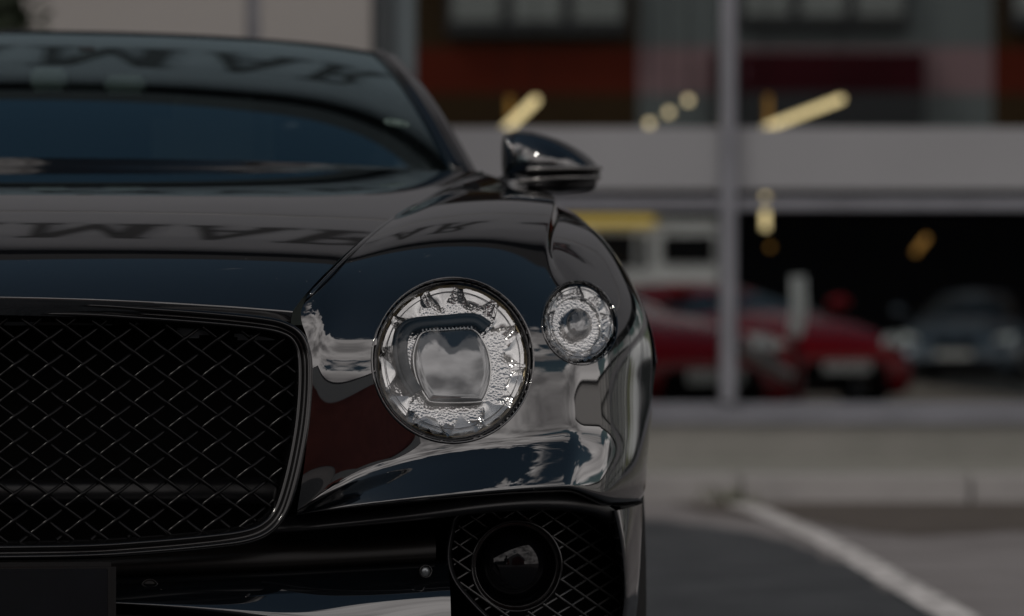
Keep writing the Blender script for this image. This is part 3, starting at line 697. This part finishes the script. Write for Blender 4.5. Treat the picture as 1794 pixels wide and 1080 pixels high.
    for k in range(npz):
        a0 = 2*math.pi*(k+.10)/npz+.1; a1 = 2*math.pi*(k+.90)/npz+.1; am = (a0+a1)/2
        def q(r, a, d): return shape(r, a, d)
        m_ = len(vs); sh_ = .72 if k % 3 else .80; wd = 1.0 if k % 2 else .8
        a0, a1 = am-(am-a0)*wd, am+(a1-am)*wd
        prof = [(1, .955), (.96, .92), (.80, .87), (.62, .83), (.42, .79), (.26, sh_)]
        for i_, (wf_, rf_) in enumerate(prof):
            for j in range(7):
                a_ = am+(a0+(a1-a0)*j/6-am)*wf_; vs.append(q(r0*rf_, a_, .0015+.0006*i_-.0012*(1-(j/3-1)**2)))
        fs += [(m_+i_*7+j, m_+i_*7+j+1, m_+i_*7+j+8, m_+i_*7+j+7) for i_ in range(5) for j in range(6)]
    mesh('petals', vs, fs, PETAL, o, smooth=True)
    MB().tube([shape(r0*.90, 2*math.pi*k/72, -.0005) for k in range(72)], .0006, 5, closed=True).build('engraved_ring', DCHROME, o, smooth=True)
    if big:
        # rounded six sided projector lens with its light guide
        def px(x, y, d): 
            dx, dy = (x-793)/1372, (y-632)/1372; return f(cc+e1*dx-e2*dy+inn*d)
        outl = [(728,618),(737,585),(752,566),(790,562),(838,560),(858,582),(866,618),(863,655),(848,690),(832,698),(760,698),(744,688),(731,655)]
        smo = catmull([Vector((x, y, 0)) for x, y in outl], 6)
        cxp, cyp = 797, 630; vs = []; fs = []; m_ = len(smo)
        for i, (k, d) in enumerate([(1.05, .022), (1.04, .006), (1.0, .003), (.97, .0022), (.8, .0012), (.6, .0004), (.4, -.0002), (.2, -.0006)]):
            vs += [px(cxp+(p.x-cxp)*k, cyp+(p.y-cyp)*k, d if i < 3 else .0010-.0032*(1-(((p.x-cxp)*k)**2+((p.y-cyp)*k)**2)/72**2)) for p in smo]
        for i in range(7):
            for j in range(m_): fs.append((i*m_+j, i*m_+(j+1) % m_, (i+1)*m_+(j+1) % m_, (i+1)*m_+j))
        vs.append(px(cxp, cyp, -.0022)); fs += [(7*m_+j, 7*m_+(j+1) % m_, len(vs)-1) for j in range(m_)]
        mesh('projector_lens', vs, fs, LENS, o)
        ln = [px(cxp+(p.x-cxp)*1.02, cyp+(p.y-cyp)*1.02, .004) for p in smo]
        MB().tube(ln, .0011, 6, closed=True).build('lens_rim', PETAL, o, smooth=True)
        ug = catmull([Vector((x, y, 0)) for x, y in [(728, 682), (712, 650), (706, 610), (713, 572), (736, 553), (790, 547), (842, 544), (866, 560)]], 6, closed=False)
        MB().tube([px(p.x, p.y, .000) for p in ug], (.0075, .003), 10, flat=tuple(f(nrm_f))).build('light_guide', SIGN, o, smooth=True)
        MB().tube([px(797+(p.x-797)*1.12, 630+(p.y-630)*1.10, .001) for p in ug], (.0042, .002), 10, flat=tuple(f(nrm_f))).build('light_guide', SIGN, o, smooth=True)
        b = MB()
        for k in range(14):
            x = 748+k*7; y = 562.5-k*.35; b.tube([px(x, y-2.6, .0015), px(x+1.2, y+2.6, .0015)], .0011, 5)
        for k in range(14):
            p = ug[3+k]; b.tube([px(p.x+6, p.y, .0022), px(p.x+9, p.y-1, .0022)], .0008, 5)
        b.build('light_guide_teeth', SEGS, o)
    else:
        disc([(r0*.42, .016), (r0*.42, .004), (r0*.37, .002), (r0*.35, .003)], 'lens_rim', CHROME, 48, None, False)
        disc([(r0*.345, .003), (r0*.33, .000), (r0*.24, -.004), (r0*.12, -.006), (r0*.02, -.0068)], 'projector_lens', LENS, 48).data.polygons.foreach_set('use_smooth', [True]*(48*4+1))
        disc([(r0*.74, .008), (r0*.73, .005), (r0*.71, .006)], 'guide_ring', PETAL, 48, None, False)
    # cover glass, gently domed
    disc([(r0*1.035, .003), (r0*.9, -.001), (r0*.7, -.005), (r0*.45, -.008), (r0*.2, -.0095), (r0*.04, -.010)], 'cover_glass', LENSGL, 72).data.polygons.foreach_set('use_smooth', [True]*(72*5+1))
    return o
for sg_ in (1, -1): lamp('headlight', L1, '', sg_, True); lamp('headlight', L2, '', sg_, False)

# grille -------------------------------------------------------------------
def vg(u): return .012+.30*u*u
def gp(x, y, d=0):      # picture point on the grille surface
    u = .3
    for _ in range(5):
        v = vg(u)+d-.05*max(0, (y-540)/420); q = P(x, y, v); u = q[0]
    return Vector(q)
def gu(u, y, d=0): return Vector(PU(u, y, vg(u)+d-.05*max(0, (y-540)/420)))
OUT = [(120, 541), (250, 548), (360, 556), (450, 565), (495, 574), (522, 592), (534, 625), (535, 680), (530, 740), (520, 800), (507, 855), (492, 897), (470, 924), (435, 940), (370, 950), (250, 961), (120, 968)]
def frame_path(k, d):
    pts = [gp(x, y, d) for x, y in OUT]; 
    cu, cz = 0, .61
    # shrink towards the grille centre by k metres
    out_ = []
    for i, p in enumerate(pts):
        a = pts[max(0, i-1)]; c = pts[min(len(pts)-1, i+1)]; t = (c-a); nn = Vector((t.z, 0, -t.x)).normalized()
        if nn.x*(p.x)+nn.z*(p.z-cz) > 0: nn = -nn
        out_.append(p+nn*k)
    top = Vector((0, out_[0].y-.004, out_[0].z+.0015)); bot = Vector((0, out_[-1].y-.004, out_[-1].z-.001))
    half = catmull([top]+out_+[bot], 7, closed=False)
    return half+[Vector((-p.x, p.y, p.z)) for p in half[::-1][1:-1]]
def frame_loft(prof, nm, m):
    rings = [frame_path(k, d) for k, d in prof]; n = len(rings[0]); vs = [v for r in rings for v in r]; fs = []
    for i in range(len(rings)-1):
        for j in range(n): fs.append((i*n+j, i*n+(j+1) % n, (i+1)*n+(j+1) % n, (i+1)*n+j))
    return mesh(nm, vs, fs, m, gr)
gr = empty('grille'); gr.parent = car
frame_loft([(-.009, .03), (-.0085, .004), (-.006, -.001), (-.0035, -.0015), (-.002, .004), (.001, .008), (.004, .004), (.0055, .0005), (.008, .0), (.010, .006), (.013, .014), (.0155, .022), (.0175, .05)], 'grille_frame', GLOSS)
# woven diamond mesh
PXW, PXH = 58.6/1400, 44.7/1400
inner = [to_px(p) for p in frame_path(.013, .01)][:130]; poly = [(p.x, p.z) for p in frame_path(.012, .0)]
def inpoly(x, z):
    c = False; n = len(poly); j = n-1
    for i in range(n):
        xi, zi = poly[i]; xj, zj = poly[j]
        if (zi > z) != (zj > z) and x < (xj-xi)*(z-zi)/(zj-zi)+xi: c = not c
        j = i
    return c
b = MB(); z0 = .44
for s in (1, -1):
    for k in range(-44, 45):
        path = []; run = []
        for i in range(0, 200):
            z = .42+i*.0025; u = k*PXW+s*(z-z0)*(PXW/PXH)+.008
            if abs(u) > .5 or not inpoly(u, z):
                if len(run) > 3: path.append(run)
                run = []; continue
            ph = (z-z0)/PXH*2*math.pi + (math.pi*k)
            zz = (CAM_H-z)*(F_PX/4.8)+YH
            v = vg(u)+.017-.05*max(0, (zz-540)/420)
            run.append((u, v-s*.0032*math.cos((z-z0)/PXH*2*math.pi), z))
        if len(run) > 3: path.append(run)
        for r_ in path: b.tube(r_, .0023, 8, caps=False)
b.build('grille_mesh', WIRE, gr, smooth=True)
# what shows through the mesh
MB().box((-.50, .16, .36), (.50, .18, .745)).build('radiator', MATTE, gr)
MB().tube([(-.46, .125, .535), (0, .085, .535), (.46, .125, .535)], .017, 14).build('crossbar', SATIN, gr, smooth=True)
rd = random.Random(5); DUCT = mat('grey_duct_plastic', (.10, .11, .12), .45)
for k in range(12):
    u = rd.uniform(-.40, .42); w_ = rd.uniform(.02, .06); z = rd.uniform(.715, .752); MB().box((u, .10+rd.uniform(0, .03), z), (u+w_, .14, z+rd.uniform(.012, .03)), .004).build('duct', DUCT, gr)
MB().box((-.43, .15, .745), (.43, .17, .765)).build('duct_panel', SATIN, gr)

# lower bumper --------------------------------------------------------------
def pc(u): return .30*u*u
B = []
for yc, v, dy in ((955, .13, -25), (978, .055, -33), (993, .046, -32), (1006, .044, -32), (1018, .046, -32), (1023, .06, -30), (1028, .09, -30)):
    B.append([PU(u, yc+dy*(min(u, .68)/.6)**1.5, v+pc(u)) for u in (0, .15, .30, .45, .56, .62, .665)])
half_full('lower_bumper', surf(B, 70, 70), LOWERM)
half_full('chin', surf([[PU(u, yc+dy*(u/.6)**3.4, v+pc(u)) for u in (0, .15, .30, .45, .56, .62, .68)] for yc, v, dy in ((1070, .012, 70), (1084, .012, 88), (1120, .015, 80), (1180, .03, 60), (1270, .08, 20), (1330, .14, 0))], 40, 60), LOWERM)
# glossy blade along the chin catches the sky
half_full('chin_blade', surf([[PU(u, yc+dy*(u/.6)**(1.5 if dy < 0 else 3.4), v+pc(u)) for u in (0, .15, .30, .45, .56, .62, .68)] for yc, v, dy in ((1020, .07, -32), (1021, .038, -31), (1026, .018, -22), (1034, -.002, -12), (1041, -.018, -1), (1046, -.030, 26), (1050, -.040, 62), (1050.5, -.040, 92), (1051, -.012, 112), (1054, .03, 122))], 60, 60), PAINT)
def sensor(x, y, v, r, m2, hgt=.003):
    c = Vector(P(x, y, v)); o = empty('parking_sensor', c); o.parent = car
    MB().lathe([(r*1.25, -.004), (r*1.22, hgt*.6), (r*1.08, hgt), (r*1.0, .0)], (0, 0, 0), (0.12, -1, .0), 28).build('sensor_ring', GLOSS, o, smooth=True)
    MB().lathe([(r*1.0, .0), (r*.7, hgt*.4), (.0005, hgt*.5)], (0, 0, 0), (0.12, -1, .0), 28).build('sensor_face', m2, o, smooth=True)
sensor(262, 1030, .040, .0095, LOWERM); sensor(745, 1001, .115, .0070, SEGS, .006)
pl = empty('plate_holder'); pl.parent = car
pa, pb = PU(.0, 986, -.035), PU(.0, 1240, -.035)
MB().box((-.26, -.045, pb[2]), (.26, -.030, pa[2]+.0), .006).build('plate_rim', GLOSS, pl)
MB().box((-.250, -.0475, pb[2]+.008), (.250, -.0452, pa[2]-.008), .001).build('plate_panel', mat('blue_black_panel', (.0035, .004, .0058), .5, ior=1.25, noise=(30, .2, 4)), pl)

# intake with fog lamp -------------------------------------------------------
ik = empty('side_intake'); ik.parent = car
IO = [(806, 903), (792, 935), (787, 975), (796, 1012), (822, 1048), (865, 1090), (930, 1135), (1010, 1150), (1068, 1130), (1090, 1075), (1090, 1010), (1080, 955), (1062, 912), (1035, 893), (970, 888), (880, 893)]
def ipt(x, y, d=0):
    u = .8
    for _ in range(5): q = P(x, y, d+.085+pc(u)*1.0-.06*max(0, min(1, (y-900)/160))+max(0, (u-.84))*.9); u = q[0]
    return Vector(q)
def shrink(pts, k):
    cx = sum(p[0] for p in pts)/len(pts); cy = sum(p[1] for p in pts)/len(pts); return [(cx+(x-cx)*k, cy+(y-cy)*k) for x, y in pts]
rings = []
for k, d in ((1.045, .03), (1.04, .004), (1.02, -.003), (1.0, -.001), (.985, .006), (.975, .03), (.97, .10)):
    rings.append(catmull([ipt(x, y, d) for x, y in shrink(IO, k)], 6))
def loft_rings(rings, nm, m, par):
    n = len(rings[0]); vs = [tuple(v) for r in rings for v in r]; fs = [(i*n+j, i*n+(j+1) % n, (i+1)*n+(j+1) % n, (i+1)*n+j) for i in range(len(rings)-1) for j in range(n)]
    return pair(nm, vs, fs, m, par)
loft_rings(rings, 'intake_surround', SATIN, ik)
bk = catmull([ipt(x, y, .10) for x, y in shrink(IO, 1.0)], 6); n = len(bk)
pair('intake_back', [tuple(p) for p in bk], [tuple(range(n))], MATTE, ik)
ipoly = shrink(IO, .985)
def in2(x, y):
    c = False; j = len(ipoly)-1
    for i in range(len(ipoly)):
        xi, yi = ipoly[i]; xj, yj = ipoly[j]
        if (yi > y) != (yj > y) and x < (xj-xi)*(y-yi)/(yj-yi)+xi: c = not c
        j = i
    return c
b = MB()
for s in (1, -1):
    for k in range(-30, 31):
        run = []; runs = []
        for i in range(0, 130):
            y = 880+i*2.2; x = 790+k*46+s*(y-880)*1.42*(1 if s > 0 else 1.15)
            if not in2(x, y) or (x-905)**2+(y-992)**2 < 80**2:
                if len(run) > 2: runs.append(run)
                run = []; continue
            run.append(ipt(x, y, .034-s*.002))
        if len(run) > 2: runs.append(run)
        for r_ in runs: b.tube(r_, .0018, 6, caps=False)
pair('intake_mesh', b.v, b.f, mat('bright_intake_wire', (.07, .07, .07), .25, metal=.7), ik)
fc = ipt(905, 992, .022)
FA = Vector((.05, -1, 0))
b = MB().lathe([(.0615, .05), (.0615, .002), (.0600, -.003), (.0580, -.002), (.0565, .006), (.0560, .012), (.0545, .007), (.0530, .008), (.0515, .02), (.050, .06)], fc, -FA, 64); pair('fog_lamp_ring', b.v, b.f, GLOSS, ik)
b = MB().lathe([(.051, .02), (.050, .030), (.030, .033), (.001, .033)], fc, -FA, 48); pair('fog_lamp_bowl', b.v, b.f, mat('deep_black_bowl', (.004, .004, .005), .12, ior=1.5), ik)
c2 = fc+Vector((.0, .0, -.000)); b = MB().lathe([(.046*math.cos(a), .032-.028*math.sin(a)) for a in [R(2+88*k/16) for k in range(17)]], c2, -FA, 48); pair('fog_lamp_lens', b.v, b.f, mat('black_glass_lens', (.003, .003, .004), .02, ior=1.42), ik)
# outer corner below the wing
C_ = [[P(x, y, v) for x, y, v in row]+[sd_] for row, sd_ in (
  ([(1060,896,.36),(1080,896,.312),(1105,889,.38),(1137,880,.52)], (.972,.62,.50)),
  ([(1072,930,.36),(1090,925,.315),(1108,922,.39),(1136,920,.525)], (.970,.62,.46)),
  ([(1082,980,.36),(1097,975,.32),(1110,972,.40),(1133,970,.53)], (.965,.62,.42)),
  ([(1090,1030,.36),(1100,1030,.32),(1110,1030,.41),(1130,1030,.54)], (.96,.62,.38)),
  ([(1088,1090,.36),(1096,1090,.33),(1106,1090,.42),(1124,1090,.55)], (.955,.62,.33)),
  ([(1060,1180,.36),(1075,1180,.34),(1095,1180,.43),(1112,1180,.56)], (.94,.62,.26)))]
sf = surf(C_, 50, 40); pair('corner_panel', sf.reshape(-1, 3), grid_faces(50, 40), PAINT)
# plastic lip just under the painted crease, and the chin under it
sf = surf([[P(x, y, v) for x, y, v in row] for row in (
  [(470,905,.14),(520,906,.125),(600,896,.115),(700,887,.11),(800,876,.12),(900,867,.165),(1000,863,.235),(1060,878,.32),(1085,900,.36)],
  [(470,912,.13),(520,914,.12),(600,905,.105),(700,896,.10),(800,886,.115),(900,878,.155),(1000,876,.225),(1058,890,.31),(1080,908,.35)],
  [(470,925,.11),(520,925,.10),(600,917,.085),(700,909,.085),(800,898,.105),(900,889,.15),(1000,888,.22),(1050,899,.30),(1070,916,.34)],
  [(470,935,.12),(520,932,.11),(600,925,.10),(700,916,.10),(800,904,.12),(900,894,.17),(1000,893,.24),(1045,903,.32),(1062,920,.36)])], 20, 80)
pair('lip_trim', sf.reshape(-1, 3), grid_faces(20, 80), SATIN)
# dark filler behind the joints, so no light leaks through the nose
MB().box((-.72, .40, .25), (.72, .44, .72)).build('inner_bulkhead', MATTE, car)
for s in (-1, 1): MB().box((s*.50-.04, .16, .45), (s*.50+.04, .2, .71)).build('inner_bracket', MATTE, car)

# windscreen, roof and cabin --------------------------------------------------
wb = [(0, 1.50, 277), (.25, 1.52, 277), (.50, 1.57, 283), (.68, 1.65, 291), (.79, 1.75, 303)]
wt = [(0, 2.32, 57), (.22, 2.33, 58.5), (.44, 2.36, 68), (.60, 2.39, 81), (.685, 2.41, 96)]
rows = []
for t in (0, .12, .3, .5, .7, .88, 1):
    zt = t*1.42-.42*t*t
    row = []
    for (u0, v0, y0), (u1, v1, y1) in zip(wb, wt):
        a = PU(u0, y0, v0); c = PU(u1, y1, v1); row.append((a[0]+(c[0]-a[0])*t**.9, a[1]+(c[1]-a[1])*t, a[2]+(c[2]-a[2])*zt))
    rows.append(row)
ws = surf(rows, 40, 40); half_full('windscreen', ws, WSGL)
# black frit and trim round the glass
edge = [Vector(ws[i, -1]) for i in range(40)]
b = MB(); b.tube([p+Vector((.006, 0, .002)) for p in edge], (.012, .007), 8); pair('pillar_trim', b.v, b.f, GLOSS)
bt = [Vector(ws[0, j]) for j in range(40)]; bt = [Vector((-p.x, p.y, p.z)) for p in bt[::-1]]+bt[1:]
tp = [Vector(ws[-1, j]) for j in range(40)]; tp = [Vector((-p.x, p.y, p.z)) for p in tp[::-1]]+tp[1:]
MB().tube([p+Vector((0, .008, .001)) for p in tp], (.009, .004), 8).build('header_trim', GLOSS, car, smooth=True)
cw = surf([[tuple(hood[-1, j]) for j in range(0, 60, 6)], [tuple(np.array(hood[-1, j])*.6+np.array(ws[0, min(39, int(j*.66))])*.4+np.array([0, 0, -.004])) for j in range(0, 60, 6)], [tuple(np.array(hood[-1, j])*.25+np.array(ws[0, min(39, int(j*.66))])*.75) for j in range(0, 60, 6)], [tuple(ws[0, min(39, int(j*.66))]) for j in range(0, 60, 6)]], 12, 40)
half_full('cowl_panel', cw, GLOSS)
# wiper
def wp(j, i=3): q = ws[i, j]; return Vector((q[0], q[1]-.006, q[2]+.012))
# A pillar outwards to side glass top, roof
def rr(u, v, z): return (u, v, z)
ap = []
for i in (0, 8, 16, 24, 32, 39):
    p = ws[i, -1]; t = i/39
    ap.append([(p[0]+.004, p[1], p[2]), (p[0]+.022, p[1]+.01, p[2]+.004), (p[0]+.040, p[1]+.03, p[2]+.001), (p[0]+.052, p[1]+.06, p[2]-.012), (p[0]+.058, p[1]+.10, p[2]-.03), (p[0]+.055, p[1]+.13, p[2]-.04)])
sf = surf(ap, 40, 24); pair('roof_pillar', sf.reshape(-1, 3), grid_faces(40, 24), PAINT)
top = [tuple(ws[-1, j]) for j in (0, 8, 16, 24, 32, 39)]
top_o = top+[tuple(sf[-1, 12]), tuple(sf[-1, -1])]
rows = [top_o]
for v, z, w_ in ((2.50, .020, .70), (2.8, .042, .715), (3.15, .040, .72), (3.5, .0, .71), (3.9, -.09, .68), (4.3, -.22, .64), (4.55, -.33, .60)):
    zc = top[0][2]+z; rows.append([(0, v, zc), (.15*w_/.7, v, zc-.001), (.30*w_/.7, v, zc-.008), (.45*w_/.7, v, zc-.022), (.57*w_/.7, v+.01, zc-.046), (.65*w_/.7, v+.02, zc-.075), (.70*w_/.7, v+.03, zc-.105), (.73*w_/.7, v+.04, zc-.14)])
rf = surf(rows, 60, 50); half_full('roof', rf, PAINT)
# side glass and beltline
sg2 = []
for k in range(9):
    t = k/8; tp_ = sf[int(39*min(1, t*2)), -1] if t <= .5 else rf[int(59*(t-.5)*1.5), -1]
    v = 1.90+2.2*t; sg2.append([(tp_[0], tp_[1], tp_[2]), (.80, (v+tp_[1])/2, (tp_[2]+.93)/2), (.86, v, .93)])
vs = [p for r_ in sg2 for p in r_]; pair('side_window', vs, grid_faces(9, 3), SIDEGL)
# body side, tail
rows = []
for v, wd, zt in ((1.55, .985, .97), (1.9, .975, .965), (2.4, .965, .96), (2.9, .97, .965), (3.4, .99, .98), (3.9, .995, .98), (4.4, .95, .96), (4.68, .85, .92), (4.78, .70, .86)):
    rows.append([(wd-.17, v, zt+.005), (wd-.10, v, zt-.01), (wd-.03, v, zt-.06), (wd, v, zt-.18), (wd, v, .62), (wd-.02, v, .45), (wd-.01, v, .30), (wd-.05, v, .20)])
sf2 = surf(rows, 90, 40); vs = sf2.reshape(-1, 3); fs = [f for f in grid_faces(90, 40) if not ((vs[list(f)].mean(0)[1]-3.82)**2+(vs[list(f)].mean(0)[2]-.36)**2 < .385**2)]
pair('body_side', vs, fs, PAINT)
deck = surf([[(u, v, z-(u*.25)**2) for u in (0, .3, .55, .7, .82)] for v, z in ((3.6, 1.0), (4.1, 1.02), (4.5, .99), (4.72, .93), (4.80, .80), (4.82, .6), (4.8, .35), (4.7, .22))], 40, 30); half_full('boot_lid', deck, PAINT)
for s in (-1, 1):
    for y in (.97, 3.82): wheel((s*.855, y, .36), .36, .27, car, s)
    MB().box((s*.55 if s > 0 else -.99, 1.4, .17), (.99 if s > 0 else -.55, 3.4, .24), .01).build('sill', SATIN, car)
    MB().lathe([(.36, -.30), (.385, -.28), (.385, .0)], (s*.95 if s > 0 else s*.95, .97, .36), (s, 0, 0), 40).build('wheel_arch_liner', MATTE, car)
MB().box((-.80, .45, .16), (.80, 4.6, .20)).build('underbody', MATTE, car)
# interior
INT = mat('dark_interior', (.02, .02, .022), .7); TAN = mat('grey_seat_leather', (.22, .22, .21), .5)
MB().box((-.76, 1.80, .80), (.76, 2.05, .985), .04).build('dashboard', mat('grey_dash_top', (.10, .13, .15), .5), car)
MB().box((-.78, 2.0, .30), (.78, 4.0, .34)).build('cabin_floor', INT, car); MB().box((-.70, 3.9, .35), (.70, 4.0, 1.1)).build('rear_shelf', INT, car)
for s in (-1, 1):
    MB().box((s*.38-.24, 2.75, .40), (s*.38+.24, 2.92, 1.02), .06).build('front_seat', TAN, car); MB().box((s*.38-.12, 2.80, 1.03), (s*.38+.12, 2.90, 1.20), .04).build('headrest', TAN, car)
st = empty('steering_wheel', (-.38, 2.18, .95)); st.parent = car
MB().tube([(.18*math.cos(a), .05*math.sin(a), .18*math.sin(a)) for a in [2*math.pi*k/32 for k in range(32)]], .014, 8, closed=True).build('rim', INT, st, smooth=True); MB().box((-.16, -.01, -.03), (.16, .01, .03), .008).build('spoke', INT, st)
rm = empty('rear_view_mirror', (.155, 2.14, 1.186)); rm.parent = car
PALE = mat('pale_grey_mirror_shell', (.42, .44, .43), .5)
for a_, c_ in ((-.10, -.035), (.030, .105)): MB().box((a_, 0, -.022 if a_ > 0 else -.018), (c_, .03, .012 if a_ > 0 else .024), .008).build('mirror_shell', PALE, rm)
MB().box((-.034, .003, -.02), (.029, .035, .02), .006).build('mirror_centre', INT, rm); MB().box((-.02, -.01, .02), (.02, .03, .06), .006).build('mirror_stem', INT, rm)
# windscreen sticker (small oval) low in the corner
c = ws[9, 35]; n_ = Vector(ws[10, 35]-ws[9, 35]).cross(Vector(ws[9, 36]-ws[9, 35])).normalized()
if n_.y > 0: n_ = -n_
MB().lathe([(.020, .001), (.026, .0015), (.027, .001)], c, n_, 32, 1.0, .55).build('sticker_ring', mat('green_grey_sticker', (.16, .22, .19), .5), car)
MB().lathe([(.001, .002), (.013, .002), (.013, .001)], c, n_, 32, 1.0, .45).build('sticker_bar', bpy.data.materials['green_grey_sticker'], car)

# side mirrors --------------------------------------------------------------
SHEEN = mat('silver_sheen_strip', (.20, .195, .19), .22, metal=.6)
def side_mirror(s):
    o = empty('side_mirror'); o.parent = car
    v0 = 1.62
    secs = [ # x, y top, y bottom, front v, thickness v
     (884, 236, 306, 1.70, .10), (893, 229, 312, 1.665, .15), (925, 227, 318, 1.62, .20), (960, 234, 321, 1.61, .20), (995, 248, 323, 1.62, .18), (1022, 264, 328, 1.64, .16), (1038, 277, 326, 1.66, .14), (1046, 288, 322, 1.675, .11), (1049, 298, 316, 1.70, .06)]
    rings = []
    for x, yt, yb, v, th in secs:
        r_ = []
        for k in range(16):
            a = 2*math.pi*k/16; ca, sa = math.cos(a), math.sin(a)
            yy = (yt+yb)/2-(yb-yt)/2*sa; vv = v+th/2-th/2*ca*(1 if ca < 0 else (1-.25*sa))
            q = P(x, yy, v+th*.3); r_.append((q[0], vv, q[2]))
        rings.append(r_)
    R_ = np.array(rings+[]); m_, n_ = R_.shape[:2]
    ext = np.concatenate([R_, R_[:, :3]], axis=1)
    Bu = bsp_basis(m_, 40)
    # periodic smoothing round the section
    out_ = []
    for i in range(40):
        row = np.einsum('a,abk->bk', Bu[i], R_); cl_ = catmull([Vector(p) for p in row], 3); out_.append(cl_)
    vs = [tuple((s*p.x, p.y, p.z)) for r_ in out_ for p in r_]; nn = len(out_[0])
    up = []; lo = []
    for i in range(39):
        for j in range(nn):
            f = (i*nn+j, i*nn+(j+1) % nn, (i+1)*nn+(j+1) % nn, (i+1)*nn+j); up.append(f)
    caps = [tuple(range(nn)), tuple(39*nn+j for j in range(nn))]
    mesh('mirror_housing', vs, up+[caps[1]], PAINT, o); mesh('mirror_inner_face', vs, [caps[0]], SATIN, o, smooth=False)
    # silver strips stand in for cloud reflections along the lower housing
    yl = lambda x: 297
    strip = [(930, 297, 1.60), (960, 296, 1.585), (995, 295, 1.595), (1022, 295, 1.622), (1036, 295, 1.65), (1043, 295, 1.68)]
    pts = catmull([Vector(P(*q)) for q in strip], 6, closed=False); MB().tube([(s*p.x, p.y+.006, p.z) for p in pts], (.014, .005), 10).build('mirror_sheen_strip', SHEEN, o, smooth=True)
    strip = [(915, 318, 1.615), (945, 315, 1.592), (975, 312, 1.588), (1005, 311, 1.604), (1030, 311, 1.640), (1041, 311, 1.67)]
    pts = catmull([Vector(P(*q)) for q in strip], 6, closed=False); MB().tube([(s*p.x, p.y+.006, p.z) for p in pts], (.014, .005), 10).build('mirror_lower_sheen', SHEEN, o, smooth=True)
    strip = [(925, 304, 1.60), (960, 303, 1.583), (995, 303, 1.593), (1022, 303, 1.622), (1042, 303, 1.675)]
    pts = catmull([Vector(P(*q)) for q in strip], 6, closed=False); MB().tube([(s*p.x, p.y+.004, p.z) for p in pts], (.012, .0025), 10).build('mirror_groove', MATTE, o, smooth=True)
    pts = [Vector(P(905, 316, 1.70)), Vector(P(918, 330, 1.72)), Vector(P(900, 345, 1.76)), Vector(P(862, 352, 1.80))]
    pts = catmull(pts, 5, closed=False); MB().tube([(s*p.x, p.y, p.z) for p in pts], (.045, .018), 14).build('mirror_foot', PAINT, o, smooth=True)
    pts = [Vector(P(930, 322, 1.70)), Vector(P(975, 327, 1.69)), Vector(P(1020, 324, 1.71))]; MB().tube([(s*p.x, p.y, p.z) for p in pts], (.05, .012), 12).build('mirror_underside', SATIN, o, smooth=True)
    g_ = [Vector(P(890, 243, 1.66)), Vector(P(897, 262, 1.655)), Vector(P(906, 290, 1.665))]; MB().tube([(s*p.x, p.y, p.z) for p in g_], .0045, 8).build('mirror_edge_trim', CHROME, o, smooth=True)
for s in (1, -1): side_mirror(s)
print('objects', len(bpy.data.objects))
